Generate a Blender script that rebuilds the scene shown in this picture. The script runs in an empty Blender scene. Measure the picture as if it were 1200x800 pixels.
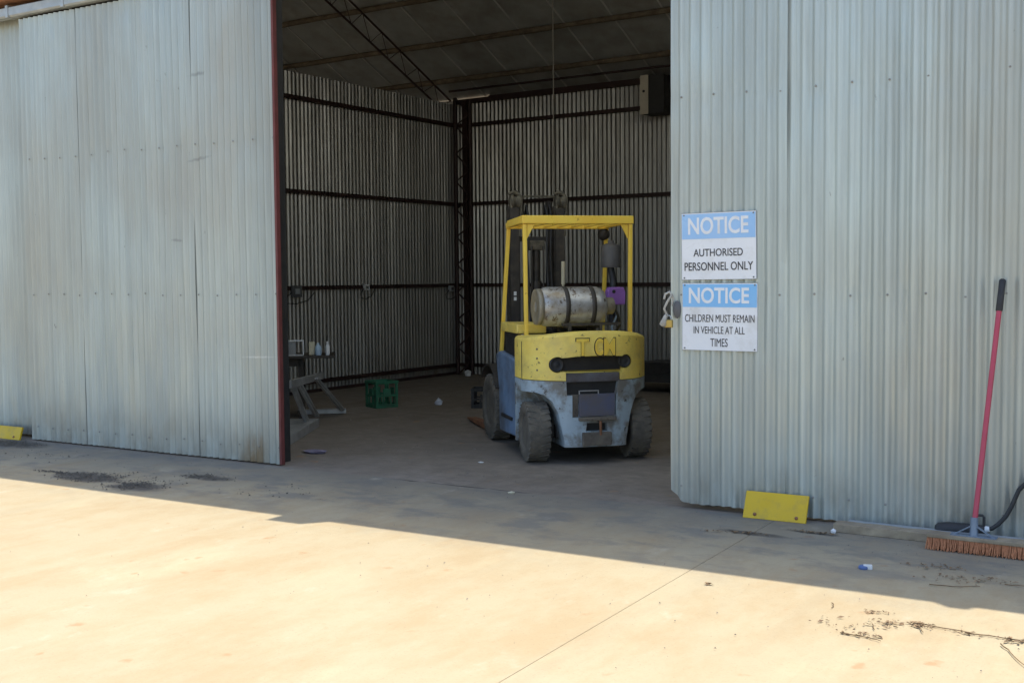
import bpy, bmesh, math, random
from mathutils import Vector, Matrix, noise

random.seed(7)
R = math.radians
S = bpy.context.scene
COL = S.collection

# ------------------------------------------------------------------ camera
CAM_H = 1.6
yaw, pitch, roll = R(33.4), R(3.25), 0.0085
fw = Vector((-math.sin(yaw) * math.cos(pitch), math.cos(yaw) * math.cos(pitch), -math.sin(pitch)))
r0 = Vector((math.cos(yaw), math.sin(yaw), 0))
u0 = r0.cross(fw)
rv = r0 * math.cos(roll) - u0 * math.sin(roll)
uv = r0 * math.sin(roll) + u0 * math.cos(roll)
cd = bpy.data.cameras.new('camera')
cd.sensor_width = 36
cd.lens = 1340 / 1200 * 36
cd.clip_start = .05
cd.clip_end = 1000
cam = bpy.data.objects.new('camera', cd)
COL.objects.link(cam)
cam.matrix_world = Matrix(((rv.x, uv.x, -fw.x, 0), (rv.y, uv.y, -fw.y, 0), (rv.z, uv.z, -fw.z, CAM_H), (0, 0, 0, 1)))
S.camera = cam

# ------------------------------------------------------------------ sky and sun
SUN = Vector((.10, .303, 1)).normalized()
w = bpy.data.worlds.new('World')
S.world = w
w.use_nodes = True
nt = w.node_tree
nt.nodes.clear()
sky = nt.nodes.new('ShaderNodeTexSky')
sky.sky_type = 'NISHITA'
sky.sun_disc = False
sky.sun_elevation = math.asin(SUN.z)
sky.sun_rotation = math.atan2(SUN.x, SUN.y)
sky.dust_density = 1.7
sky.ozone_density = .7
bg = nt.nodes.new('ShaderNodeBackground')
bg.inputs[1].default_value = .15
out = nt.nodes.new('ShaderNodeOutputWorld')
nt.links.new(sky.outputs[0], bg.inputs[0])
nt.links.new(bg.outputs[0], out.inputs[0])
sl = bpy.data.lights.new('sun', 'SUN')
sl.energy = 2.8
sl.angle = R(.5)
sl.color = (1, .93, .80)
sun = bpy.data.objects.new('sun', sl)
COL.objects.link(sun)
sun.rotation_euler = SUN.to_track_quat('Z', 'Y').to_euler()
sun.location = (0, 0, 20)

S.view_settings.view_transform = 'Standard'
S.view_settings.look = 'None'
S.view_settings.exposure = 1.1
S.view_settings.gamma = 1
S.view_settings.use_curve_mapping = False
S.render.engine = 'CYCLES'
S.cycles.max_bounces = 10
S.cycles.diffuse_bounces = 6
S.cycles.glossy_bounces = 4


# ------------------------------------------------------------------ helpers
def tag(o, label=None, cat=None, group=None, kind=None):
    if label: o['label'] = label
    if cat: o['category'] = cat
    if group: o['group'] = group
    if kind: o['kind'] = kind
    return o


def empty(name, loc=(0, 0, 0), rz=0, parent=None):
    o = bpy.data.objects.new(name, None)
    o.empty_display_size = .1
    COL.objects.link(o)
    o.location = loc
    o.rotation_euler = (0, 0, rz)
    o.parent = parent
    return o


def link(name, me, parent=None, loc=None, rot=None):
    o = bpy.data.objects.new(name, me)
    COL.objects.link(o)
    o.parent = parent
    if loc is not None: o.location = loc
    if rot is not None: o.rotation_euler = rot
    return o


class MB:
    """collects shapes, builds ONE mesh"""
    def __init__(s):
        s.v, s.f, s.sm = [], [], []

    def add(s, vs, fs, smooth=False):
        b = len(s.v)
        s.v += [Vector(p) for p in vs]
        s.f += [tuple(b + i for i in f) for f in fs]
        s.sm += [smooth] * len(fs)
        return s

    def box(s, x0, x1, y0, y1, z0, z1, m=None):
        vs = [Vector((x, y, z)) for x in (x0, x1) for y in (y0, y1) for z in (z0, z1)]
        if m: vs = [m @ p for p in vs]
        return s.add(vs, [(0, 1, 3, 2), (4, 6, 7, 5), (0, 4, 5, 1), (2, 3, 7, 6), (0, 2, 6, 4), (1, 5, 7, 3)])

    def bar(s, p0, p1, wx, wy=None, up=(0, 0, 1)):
        wy = wx if wy is None else wy
        p0, p1 = Vector(p0), Vector(p1)
        d = (p1 - p0).normalized()
        up = Vector(up)
        if abs(d.dot(up)) > .97: up = Vector((0, 1, 0))
        a = d.cross(up).normalized() * wx / 2
        b = a.cross(d).normalized() * wy / 2
        vs = [p + i * a + j * b for p in (p0, p1) for i, j in ((-1, -1), (1, -1), (1, 1), (-1, 1))]
        return s.add(vs, [(3, 2, 1, 0), (4, 5, 6, 7)] + [(i, (i + 1) % 4, 4 + (i + 1) % 4, 4 + i) for i in range(4)])

    def tube(s, pts, r, n=10, cap=True):
        pts = [Vector(p) for p in pts]
        k = len(pts)
        rs = list(r) if isinstance(r, (list, tuple)) else [r] * k
        t0 = (pts[1] - pts[0]).normalized()
        up = Vector((0, 0, 1)) if abs(t0.z) < .9 else Vector((1, 0, 0))
        vs, fs = [], []
        for i, p in enumerate(pts):
            t = (pts[min(i + 1, k - 1)] - pts[max(i - 1, 0)]).normalized()
            a = t.cross(up).normalized()
            b = a.cross(t)
            up = b
            vs += [p + rs[i] * (math.cos(q) * a + math.sin(q) * b) for q in (2 * math.pi * j / n for j in range(n))]
        for i in range(k - 1):
            fs += [(i * n + j, i * n + (j + 1) % n, (i + 1) * n + (j + 1) % n, (i + 1) * n + j) for j in range(n)]
        s.add(vs, fs, True)
        if cap:
            s.add(vs[:n], [tuple(range(n))[::-1]])
            s.add(vs[-n:], [tuple(range(n))])
        return s

    def lathe(s, prof, o=(0, 0, 0), axis=(0, 0, 1), n=24):
        """prof: (radius, height) from bottom to top"""
        o, ax = Vector(o), Vector(axis).normalized()
        up = Vector((0, 0, 1)) if abs(ax.z) < .9 else Vector((1, 0, 0))
        a = up.cross(ax).normalized()
        b = ax.cross(a)
        vs, fs = [], []
        for (r, h) in prof:
            vs += [o + ax * h + r * (math.cos(q) * a + math.sin(q) * b) for q in (2 * math.pi * j / n for j in range(n))]
        for i in range(len(prof) - 1):
            fs += [(i * n + j, i * n + (j + 1) % n, (i + 1) * n + (j + 1) % n, (i + 1) * n + j) for j in range(n)]
        s.add(vs, fs, True)
        if prof[0][0] > 1e-4: s.add(vs[:n], [tuple(range(n))[::-1]])
        if prof[-1][0] > 1e-4: s.add(vs[-n:], [tuple(range(n))])
        return s

    def prism(s, poly, d0, d1, axis='y'):
        """poly of 2D points extruded along axis"""
        def P(u, v, d):
            return {'y': (u, d, v), 'x': (d, u, v), 'z': (u, v, d)}[axis]
        n = len(poly)
        vs = [P(u, v, d) for d in (d0, d1) for (u, v) in poly]
        return s.add(vs, [tuple(range(n)), tuple(range(2 * n - 1, n - 1, -1))] + [(i, n + i, n + (i + 1) % n, (i + 1) % n) for i in range(n)])

    def mesh(s, name, mat, bevel=0, recalc=True, merge=False):
        me = bpy.data.meshes.new(name)
        me.from_pydata([tuple(p) for p in s.v], [], s.f)
        me.polygons.foreach_set('use_smooth', s.sm)
        if recalc or bevel:
            bm = bmesh.new()
            bm.from_mesh(me)
            if merge: bmesh.ops.remove_doubles(bm, verts=bm.verts, dist=1e-5)
            bmesh.ops.recalc_face_normals(bm, faces=bm.faces)
            if bevel:
                es = [e for e in bm.edges if len(e.link_faces) == 2 and e.calc_face_angle(0) > .6]
                bmesh.ops.bevel(bm, geom=es, offset=bevel, segments=2, profile=.6, affect='EDGES', clamp_overlap=True)
            bm.to_mesh(me)
            bm.free()
        if mat: me.materials.append(mat)
        return me

    def build(s, name, mat, parent=None, bevel=0, loc=None, rot=None, merge=False):
        return link(name, s.mesh(name, mat, bevel, merge=merge), parent, loc, rot)


# ------------------------------------------------------------------ materials
class NT:
    def __init__(s, name):
        s.m = bpy.data.materials.new(name)
        s.m.use_nodes = True
        s.t = s.m.node_tree
        s.t.nodes.clear()
        s.b = s.t.nodes.new('ShaderNodeBsdfPrincipled')
        o = s.t.nodes.new('ShaderNodeOutputMaterial')
        s.t.links.new(s.b.outputs[0], o.inputs[0])
        s.pos = s.t.nodes.new('ShaderNodeNewGeometry').outputs['Position']

    def n(s, typ, **kw):
        o = s.t.nodes.new(typ)
        for k, v in kw.items(): setattr(o, k, v)
        return o

    def put(s, sock, v):
        if isinstance(v, bpy.types.NodeSocket): s.t.links.new(v, sock)
        elif isinstance(v, (tuple, list)) and len(v) == 3 and sock.type == 'RGBA': sock.default_value = (*v, 1)
        else: sock.default_value = v

    def vec(s, scale, off=(0, 0, 0), src=None):
        m = s.n('ShaderNodeMapping')
        s.put(m.inputs[0], src or s.pos)
        m.inputs['Scale'].default_value = scale
        m.inputs['Location'].default_value = off
        return m.outputs[0]

    def noise(s, scale, detail=5, rough=.6, stretch=(1, 1, 1), off=(0, 0, 0), dist=0):
        o = s.n('ShaderNodeTexNoise')
        s.put(o.inputs['Vector'], s.vec(stretch, off))
        o.inputs['Scale'].default_value = scale
        o.inputs['Detail'].default_value = detail
        o.inputs['Roughness'].default_value = rough
        o.inputs['Distortion'].default_value = dist
        return o.outputs['Fac']

    def ramp(s, v, a, b, lo=0, hi=1):
        o = s.n('ShaderNodeMapRange')
        s.put(o.inputs[0], v)
        for i, q in zip((1, 2, 3, 4), (a, b, lo, hi)): s.put(o.inputs[i], q)
        return o.outputs[0]

    def mix(s, f, a, b, mode='MIX'):
        o = s.n('ShaderNodeMix', data_type='RGBA', blend_type=mode)
        s.put(o.inputs[0], f)
        s.put(o.inputs[6], a)
        s.put(o.inputs[7], b)
        return o.outputs[2]

    def math(s, op, a, b=0, c=0):
        o = s.n('ShaderNodeMath', operation=op)
        for i, q in enumerate((a, b, c)): s.put(o.inputs[i], q)
        return o.outputs[0]

    def sep(s, v=None):
        o = s.n('ShaderNodeSeparateXYZ')
        s.put(o.inputs[0], v or s.pos)
        return o.outputs

    def bump(s, h, strength=.3, dist=.01):
        o = s.n('ShaderNodeBump')
        o.inputs['Strength'].default_value = strength
        o.inputs['Distance'].default_value = dist
        s.put(o.inputs['Height'], h)
        s.t.links.new(o.outputs[0], s.b.inputs['Normal'])

    def fin(s, col, rough=.6, metal=0, spec=None):
        s.put(s.b.inputs['Base Color'], col)
        s.put(s.b.inputs['Roughness'], rough)
        s.put(s.b.inputs['Metallic'], metal)
        if spec is not None: s.b.inputs['Specular IOR Level'].default_value = spec
        return s.m


def paint(name, c, c2=None, scale=4, rough=.55, metal=0, chip=None, chip_t=.68, chip_s=26, grime=None, grime_t=(.45, .75), grime_s=2.5, bump=.15, bs=60):
    t = NT(name)
    col = t.mix(t.ramp(t.noise(scale), .3, .7), c, c2 or tuple(x * .75 for x in c))
    if grime: col = t.mix(t.ramp(t.noise(grime_s, 8, .65, off=(3, 1, 7)), grime_t[0], grime_t[1], 0, .85), col, grime)
    if chip:
        k = t.ramp(t.noise(chip_s, 12, .78, off=(9, 4, 2)), chip_t, chip_t + .03)
        col = t.mix(k, col, chip)
    if bump: t.bump(t.noise(bs, 4), bump, .004)
    rg = t.ramp(t.noise(9, 4, off=(5, 5, 5)), .3, .7, max(rough - .12, .05), min(rough + .15, 1))
    return t.fin(col, rg, metal)


def iron(name, c_hi, c_lo, dirt, metal, rough, dirt_amt=.5, stain=False, spot=.55, bump=.12):
    t = NT(name)
    ri = t.n('ShaderNodeObjectInfo').outputs['Random']
    streak = t.noise(1, 6, .7, (19, 19, .3))
    fine = t.noise(1, 4, .7, (60, 60, 1.5), (3, 3, 3))
    big = t.noise(.55, 4, .55, (1, 1, .7), (7, 2, 4))
    col = t.mix(t.ramp(streak, .36, .64), c_hi, c_lo)
    col = t.mix(t.ramp(fine, .35, .75, 0, .35), col, tuple(x * .62 for x in c_lo))
    col = t.mix(t.ramp(big, .38, .64, 0, dirt_amt), col, dirt)
    band = t.noise(1, 5, .6, (4.5, 4.5, .12), (9, 5, 2))
    col = t.mix(t.ramp(band, .46, .66, 0, .45 if stain else .15), col, tuple(x * .72 for x in c_lo))
    tint = t.ramp(ri, 0, 1, .86, 1.06)
    cmb = t.n('ShaderNodeCombineColor')
    for i in range(3): t.put(cmb.inputs[i], tint)
    col = t.mix(1.0, col, cmb.outputs[0], 'MULTIPLY')
    spots = t.ramp(t.noise(16, 4, .7, (1, 1, .45), (2, 8, 1)), .70, .76, 0, spot)
    col = t.mix(spots, col, (.12, .10, .085))
    z = t.sep()[2]
    splash = t.math('MULTIPLY', t.ramp(z, 0, .45, 1, 0), t.ramp(t.noise(5, 5, .6, (1, 1, .5)), .42, .68))
    col = t.mix(t.math('MULTIPLY', splash, .6), col, (.2, .15, .09))
    if stain:
        x = t.sep()[0]
        dx = t.math('ABSOLUTE', t.math('ADD', x, 7.32))
        m = t.math('MULTIPLY', t.ramp(dx, .05, .2, 1, 0), t.ramp(t.math('ADD', z, t.math('MULTIPLY', t.noise(22, 4, .6, (1, 1, .3)), .35)), .22, .48, 1, 0))
        col = t.mix(t.math('MULTIPLY', m, .8), col, (.22, .13, .04))
        for (cx, cz, rx, rz_, cc, sl_) in ((-7.90, 3.40, .13, .022, (.17, .17, .165), .06), (-7.90, 2.66, .17, .020, (.19, .19, .18), .12), (-7.25, .925, .24, .012, (.72, .73, .71), .03), (-8.2, 1.95, .10, .018, (.22, .22, .21), -.1)):
            ux = t.math('SUBTRACT', x, cx)
            uz = t.math('SUBTRACT', t.math('SUBTRACT', z, cz), t.math('MULTIPLY', ux, sl_))
            d2 = t.math('ADD', t.math('POWER', t.math('DIVIDE', ux, rx), 2), t.math('POWER', t.math('DIVIDE', uz, rz_), 2))
            k2 = t.ramp(t.math('ADD', d2, t.math('MULTIPLY', t.noise(30, 5, .7, (1, 1, .6), (cx, 0, cz)), 1.6)), .6, 1.6, .65, 0)
            col = t.mix(k2, col, cc)
    rg = t.ramp(t.noise(3, 5, .6, (3, 3, .6), (1, 6, 3)), .3, .7, rough - .07, rough + .12)
    t.bump(t.noise(1, 4, .6, (10, 10, 2)), bump, .01)
    return t.fin(col, rg, metal)


M = {}
M['iron_out'] = iron('galvanised_iron', (.55, .605, .57), (.46, .51, .485), (.40, .385, .325), .45, .40, .75, True)
M['iron_in'] = iron('shade_browned_galvanised_iron', (.46, .445, .41), (.34, .33, .31), (.29, .265, .22), .78, .38, .3, False, .0, .0)  # same iron as outside, browned in colour for the interior light
M['roof_under'] = paint('roof_sheet_underside', (.42, .43, .42), (.31, .32, .31), 1.5, .6, .2, grime=(.22, .2, .16), bump=.1)
t = NT('fill_light_fibreglass')  # material of the unseen skylights added as interior fill
_tr = t.n('ShaderNodeBsdfTranslucent')
t.put(_tr.inputs[0], t.mix(t.ramp(t.noise(3), .3, .7), (.74, .75, .66), (.62, .63, .54)))
_mx = t.n('ShaderNodeMixShader')
_mx.inputs[0].default_value = .85
t.put(t.b.inputs['Base Color'], (.55, .57, .50))
t.t.links.new(t.b.outputs[0], _mx.inputs[1])
t.t.links.new(_tr.outputs[0], _mx.inputs[2])
_o = [q for q in t.t.nodes if q.type == 'OUTPUT_MATERIAL'][0]
t.t.links.new(_mx.outputs[0], _o.inputs[0])
M['fill_skylight'] = t.m
M['seam'] = paint('foil_tape', (.62, .62, .60), (.45, .45, .43), 2, .5, .2)
M['redsteel'] = paint('red_oxide_steel', (.17, .042, .038), (.11, .03, .026), 5, .6, 0, chip=(.05, .025, .02), chip_t=.66)
M['darksteel'] = paint('dark_rust_steel', (.045, .02, .016), (.025, .014, .012), 5, .6, 0)
M['rustpipe'] = paint('rusty_pipe', (.17, .135, .09), (.08, .06, .04), 7, .75, 0, chip=(.26, .18, .10), chip_t=.6, bump=.4)
M['rust'] = paint('rust', (.34, .15, .07), (.16, .075, .04), 9, .85, 0, chip=(.3, .2, .14), chip_t=.62, bump=.5)
M['zinc'] = paint('zinc_channel', (.46, .49, .50), (.34, .37, .38), 6, .45, .4, chip=(.15, .1, .07), chip_t=.7)
M['gutter'] = paint('pale_green_gutter', (.40, .46, .42), (.30, .36, .33), 3, .5, 0, chip=(.2, .09, .04), chip_t=.68)
M['yellow'] = paint('worn_yellow_paint', (.97, .76, .17), (.92, .67, .13), 6, .42, 0, chip=(.09, .055, .03), chip_t=.595, chip_s=13, grime=(.62, .47, .15), grime_t=(.45, .75), grime_s=5, bump=.5, bs=45)
M['guardyellow'] = paint('guard_yellow_paint', (.98, .72, .11), (.95, .62, .08), 5, .38, 0, chip=(.30, .13, .04), chip_t=.62, chip_s=12)
M['boardyellow'] = paint('board_yellow_paint', (.70, .47, .012), (.66, .42, .012), 4, .5, 0, chip=(.22, .15, .05), chip_t=.65, chip_s=18, grime=(.45, .30, .05), grime_t=(.5, .75), grime_s=9)
M['blue'] = paint('worn_blue_grey_paint', (.42, .51, .56), (.33, .41, .46), 5, .5, 0, chip=(.07, .06, .05), chip_t=.585, chip_s=12, grime=(.17, .145, .11), grime_t=(.43, .58), grime_s=5)
M['bluepanel'] = paint('blue_side_panel', (.19, .30, .47), (.15, .22, .33), 4, .45, 0, chip=(.04, .04, .04), chip_t=.66, grime=(.10, .10, .10), grime_t=(.45, .7))
M['plateblue'] = paint('dark_blue_plate', (.10, .11, .17), (.13, .115, .11), 8, .6, 0, grime=(.12, .09, .06), grime_t=(.55, .75), grime_s=8)
M['dirtymetal'] = paint('dirty_hitch_metal', (.20, .17, .13), (.10, .085, .07), 9, .75, 0, chip=(.06, .045, .035), chip_t=.58, bump=.5)
M['greystrip'] = paint('scuffed_grey_steel', (.16, .16, .18), (.10, .085, .075), 7, .5, .3, chip=(.3, .25, .2), chip_t=.68)
M['tyre'] = paint('dusty_rubber', (.085, .078, .066), (.16, .14, .11), 9, .9, 0, grime=(.23, .195, .145), grime_t=(.5, .8), grime_s=11, bump=.5)
M['rim'] = paint('dirty_rim', (.12, .11, .10), (.07, .065, .06), 9, .7, .1, chip=(.17, .09, .05), chip_t=.62)
M['black'] = paint('black_steel', (.02, .02, .02), (.03, .028, .026), 6, .55, 0)
M['mast'] = paint('greasy_mast', (.028, .026, .024), (.055, .045, .035), 9, .6, .1, grime=(.09, .075, .055), grime_t=(.5, .75), grime_s=9)
M['grease'] = paint('greasy_sheave', (.15, .13, .09), (.045, .04, .03), 22, .8, 0, bump=.6)
M['seat'] = paint('black_vinyl', (.018, .018, .02), (.03, .03, .03), 6, .6, 0)
M['tank'] = paint('gas_cylinder_paint', (.58, .59, .58), (.44, .44, .43), 6, .36, .45, chip=(.12, .075, .04), chip_t=.565, chip_s=14, grime=(.26, .20, .12), grime_t=(.40, .66), grime_s=8)
M['tankend'] = paint('gas_cylinder_end', (.36, .33, .26), (.24, .21, .15), 8, .5, .3, chip=(.13, .08, .045), chip_t=.6)
M['filter'] = paint('grey_air_cleaner', (.12, .12, .125), (.09, .09, .09), 8, .55, .1)
M['purple'] = paint('purple_plastic', (.36, .16, .50), (.30, .13, .42), 8, .45, 0)
M['white'] = paint('white_plastic', (.75, .76, .76), (.66, .67, .67), 8, .45, 0)
M['cream'] = paint('cream_plastic', (.62, .57, .42), (.5, .46, .33), 8, .5, 0)
M['ltblue'] = paint('pale_blue_plastic', (.42, .55, .68), (.36, .48, .6), 8, .45, 0)
M['clear'] = paint('frosted_plastic', (.26, .27, .27), (.2, .2, .2), 8, .35, 0)
M['green'] = paint('green_crate_plastic', (.03, .17, .09), (.025, .12, .07), 6, .5, 0, grime=(.06, .07, .05), grime_t=(.5, .8))
M['alu'] = paint('dull_aluminium', (.52, .52, .51), (.38, .38, .37), 6, .45, .4, grime=(.24, .22, .20))
M['benchtop'] = paint('stained_bench_timber', (.06, .048, .036), (.035, .028, .022), 6, .7, 0)
M['signwhite'] = paint('sign_white', (.80, .82, .84), (.74, .76, .79), 3, .35, 0, bump=.02, grime=(.55, .54, .50), grime_t=(.5, .85), grime_s=7)
M['signblue'] = paint('faded_sign_blue', (.30, .53, .83), (.36, .57, .84), 3, .38, 0, bump=.02)
M['signblue2'] = paint('sign_blue', (.20, .49, .83), (.25, .52, .83), 3, .38, 0, bump=.02)
M['ink'] = paint('sign_ink', (.03, .03, .035), (.06, .06, .065), 25, .5, 0, bump=0)
M['signgrey'] = paint('sign_edge', (.22, .24, .25), (.16, .17, .18), 10, .5, 0, bump=0)
M['redhandle'] = paint('red_painted_handle', (.48, .06, .10), (.42, .05, .08), 6, .4, 0, chip=(.5, .3, .25), chip_t=.72)
M['rubber'] = paint('black_rubber', (.022, .022, .024), (.035, .035, .035), 8, .6, 0)
M['bristle'] = paint('orange_bristle', (.58, .25, .12), (.40, .17, .08), 60, .8, 0, bump=.6, bs=160)
M['bracket'] = paint('broom_bracket', (.22, .28, .36), (.16, .2, .26), 8, .5, .3)
M['timber'] = paint('weathered_timber', (.38, .31, .21), (.24, .19, .13), 14, .85, 0, grime=(.12, .10, .075), grime_t=(.5, .75), bump=.5)
M['rope'] = paint('rope', (.3, .28, .24), (.24, .22, .19), 12, .9, 0)
M['brass'] = paint('brass', (.50, .36, .10), (.4, .28, .08), 12, .4, .6)
M['rag'] = paint('soiled_rag', (.55, .53, .47), (.30, .28, .24), 14, .9, 0)
M['paper'] = paint('scrap_paper', (.62, .65, .72), (.5, .53, .6), 14, .8, 0)
M['bluecap'] = paint('blue_plastic_cap', (.09, .15, .33), (.07, .11, .25), 8, .4, 0)
M['purplescrap'] = paint('mauve_wrapper', (.34, .31, .42), (.16, .14, .22), 8, .6, 0)
M['leaf'] = paint('dead_leaf', (.30, .20, .11), (.13, .085, .05), 40, .85, 0, bump=0)
M['drygrass'] = paint('dry_twig', (.25, .17, .09), (.13, .085, .045), 30, .9, 0, bump=0)
M['gravel'] = paint('dark_crumbs', (.075, .066, .055), (.15, .13, .10), 45, .9, 0, bump=0)
M['crumb'] = paint('floor_crumbs', (.14, .12, .10), (.26, .23, .19), 45, .9, 0, bump=0)
M['plybox'] = paint('beige_cabinet', (.55, .50, .40), (.46, .41, .32), 5, .6, 0)
M['tarp'] = paint('black_cover', (.016, .016, .018), (.026, .025, .025), 5, .55, 0)


def concrete(name, c1, c2, dirt, inside):
    t = NT(name)
    big = t.noise(.5, 10, .68, off=(2, 5, 0))
    mid = t.noise(2.2, 10, .74, (1, .45, 1), (8, 1, 0))
    col = t.mix(t.ramp(big, .3, .7), c1, c2)
    col = t.mix(t.ramp(mid, .44, .62, 0, .65), col, dirt)
    # pale wash marks and rusty soil spots
    col = t.mix(t.ramp(t.noise(1.1, 6, .7, (1, .5, 1), (4, 9, 0)), .56, .7, 0, .35), col, tuple(min(1, x * 1.28) for x in c1))
    spot = t.ramp(t.noise(6.5, 3, .5, (1, .8, 1), (1, 1, 0)), .67, .74, 0, .6)
    col = t.mix(spot, col, (.36, .20, .09))
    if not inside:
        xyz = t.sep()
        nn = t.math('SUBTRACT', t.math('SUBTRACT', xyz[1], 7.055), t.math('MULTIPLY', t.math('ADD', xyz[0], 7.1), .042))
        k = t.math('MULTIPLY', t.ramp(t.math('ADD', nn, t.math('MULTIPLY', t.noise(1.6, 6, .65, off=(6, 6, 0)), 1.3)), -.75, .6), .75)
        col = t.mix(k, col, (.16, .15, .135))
        pat = t.math('MULTIPLY', t.ramp(nn, -1.9, -1.0), t.ramp(t.noise(1.9, 8, .7, (1, 1.6, 1), (12, 3, 0)), .48, .60, 0, .62))  # stain patches kept to the shaded strip, deepening its shade
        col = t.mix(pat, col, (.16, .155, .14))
        for (cx, cy, rx, ry) in ((-7.98, 5.80, .36, .17), (-7.27, 5.73, .26, .17), (-7.10, 6.29, .26, .10), (-10.3, 6.62, .5, .2), (-2.62, 6.66, .22, .05), (-2.3, 6.87, .17, .035)):
            ex = t.math('POWER', t.math('DIVIDE', t.math('SUBTRACT', xyz[0], cx), rx), 2)
            ey = t.math('POWER', t.math('DIVIDE', t.math('SUBTRACT', xyz[1], cy), ry), 2)
            dd = t.math('ADD', t.math('ADD', ex, ey), t.math('MULTIPLY', t.noise(7, 6, .7, off=(cx, cy, 0)), 2.2))
            col = t.mix(t.ramp(dd, 1.5, 2.5, .9, 0), col, (.075, .066, .055))
        trk_ = t.ramp(t.noise(1, 5, .6, (2.6, .16, 1), (5, 2, 0)), .54, .70, 0, .28)
        col = t.mix(trk_, col, (.28, .23, .15))
        grit = t.ramp(t.noise(75, 4, .7, off=(1, 7, 0)), .56, .72, 0, .5)
        col = t.mix(grit, col, (.22, .18, .12))
        pale = t.ramp(t.noise(3.1, 7, .7, (1, .6, 1), (14, 4, 0)), .60, .72, 0, .4)
        col = t.mix(pale, col, (.52, .47, .37))
        fine_s = t.ramp(t.noise(38, 4, .6, off=(3, 3, 0)), .66, .74, 0, .4)
        col = t.mix(fine_s, col, (.2, .15, .10))
    else:
        col = t.mix(t.ramp(t.noise(5, 10, .75, (1, 1.5, 1)), .44, .62, 0, .8), col, (.18, .152, .12))
        col = t.mix(t.ramp(t.noise(14, 5, .7, (1, 1, 1), (3, 0, 0)), .66, .74, 0, .5), col, (.42, .39, .34))
    h = t.math('ADD', t.noise(90, 5, .7), t.math('MULTIPLY', t.noise(9, 4), .8))
    t.bump(h, .25 if not inside else .5, .006)
    return t.fin(col, t.ramp(t.noise(6, 5), .3, .7, .7, .92))


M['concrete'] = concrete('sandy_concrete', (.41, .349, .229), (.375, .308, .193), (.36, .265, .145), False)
M['floor'] = concrete('dirt_covered_floor', (.29, .245, .20), (.23, .19, .15), (.17, .135, .10), True)
M['fixing'] = paint('dull_fixing', (.33, .33, .31), (.22, .2, .17), 20, .5, .3)
M['soil'] = paint('black_soil', (.03, .026, .022), (.05, .042, .034), 30, .95)
M['mortar'] = paint('joint_mortar', (.40, .335, .235), (.27, .22, .155), 6, .9)
M['earth'] = paint('bare_earth', (.36, .28, .19), (.28, .22, .15), .5, .95, 0, bump=.5, bs=12)

# ------------------------------------------------------------------ front line of the shed
TH = R(2.4)
P0 = Vector((-7.1, 7.055, 0))
US = Vector((math.cos(TH), math.sin(TH), 0))
UN = Vector((-math.sin(TH), math.cos(TH), 0))


def FP(s, n=0, z=0):
    return P0 + US * s + UN * n + Vector((0, 0, z))


# ------------------------------------------------------------------ ground
g = MB()
g.add([(-300, -300, -.05), (300, -300, -.05), (300, 300, -.05), (-300, 300, -.05)], [(0, 1, 2, 3)])
tag(g.build('ground', M['earth']), kind='structure')

apron = empty('apron')
tag(apron, kind='structure')
JN = -.08                                           # joint between apron and shed floor


def joint(s):
    return JN + .018 * noise.noise(Vector((s * 2.1, 3, 0))) + .008 * noise.noise(Vector((s * 11, 1, 0)))


def crackw(s):                                     # the joint has opened in front of the doorway
    k = max(0, 1 - abs(s - 1.98) / .78) ** .35
    return .002 + .05 * k * (.6 + .7 * noise.noise(Vector((s * 7, 9, 0))))


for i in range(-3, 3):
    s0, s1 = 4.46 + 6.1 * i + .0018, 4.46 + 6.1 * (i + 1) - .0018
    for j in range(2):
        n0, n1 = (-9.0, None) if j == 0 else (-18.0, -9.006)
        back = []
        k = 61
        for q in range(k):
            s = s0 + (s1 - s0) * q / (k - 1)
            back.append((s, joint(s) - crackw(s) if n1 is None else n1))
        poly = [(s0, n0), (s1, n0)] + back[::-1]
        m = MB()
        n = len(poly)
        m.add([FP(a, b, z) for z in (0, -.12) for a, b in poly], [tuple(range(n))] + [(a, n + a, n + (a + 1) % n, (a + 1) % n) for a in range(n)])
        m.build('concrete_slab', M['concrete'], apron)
for i in range(-2, 3):
    s0 = 4.46 + 6.1 * i
    m = MB()
    m.add([FP(s0 - .0017, -9, -.003), FP(s0 + .0017, -9, -.003), FP(s0 + .0017, -.09, -.003), FP(s0 - .0017, -.09, -.003)], [(0, 1, 2, 3)])
    m.build('joint_filler', M['mortar'], apron)
m = MB()
vs = []
for q in range(81):
    s_ = 1.15 + 1.68 * q / 80
    vs += [FP(s_, joint(s_) - crackw(s_) - .001, -.0035), FP(s_, joint(s_) + .001, -.0035)]
m.add(vs, [(2 * q, 2 * q + 2, 2 * q + 3, 2 * q + 1) for q in range(80)])
m.build('crack_soil', M['soil'], apron)
# shed floor
XL, XR, YB = -16.0, 3.0, 15.4
m = MB()
fr_ = [(-9.2 + 19.4 * q / 300) for q in range(301)]
pts = [FP(s, joint(s), -.002) for s in fr_]
poly = pts + [Vector((XR, YB + .1, -.002)), Vector((XL, YB + .1, -.002))]
n = len(poly)
m.add([p + Vector((0, 0, z)) for z in (0, -.1) for p in poly], [tuple(range(n))] + [(a, n + a, n + (a + 1) % n, (a + 1) % n) for a in range(n)])
tag(m.build('shed_floor', M['floor']), kind='structure')

# ------------------------------------------------------------------ corrugated iron
PITCH = .0762


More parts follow.
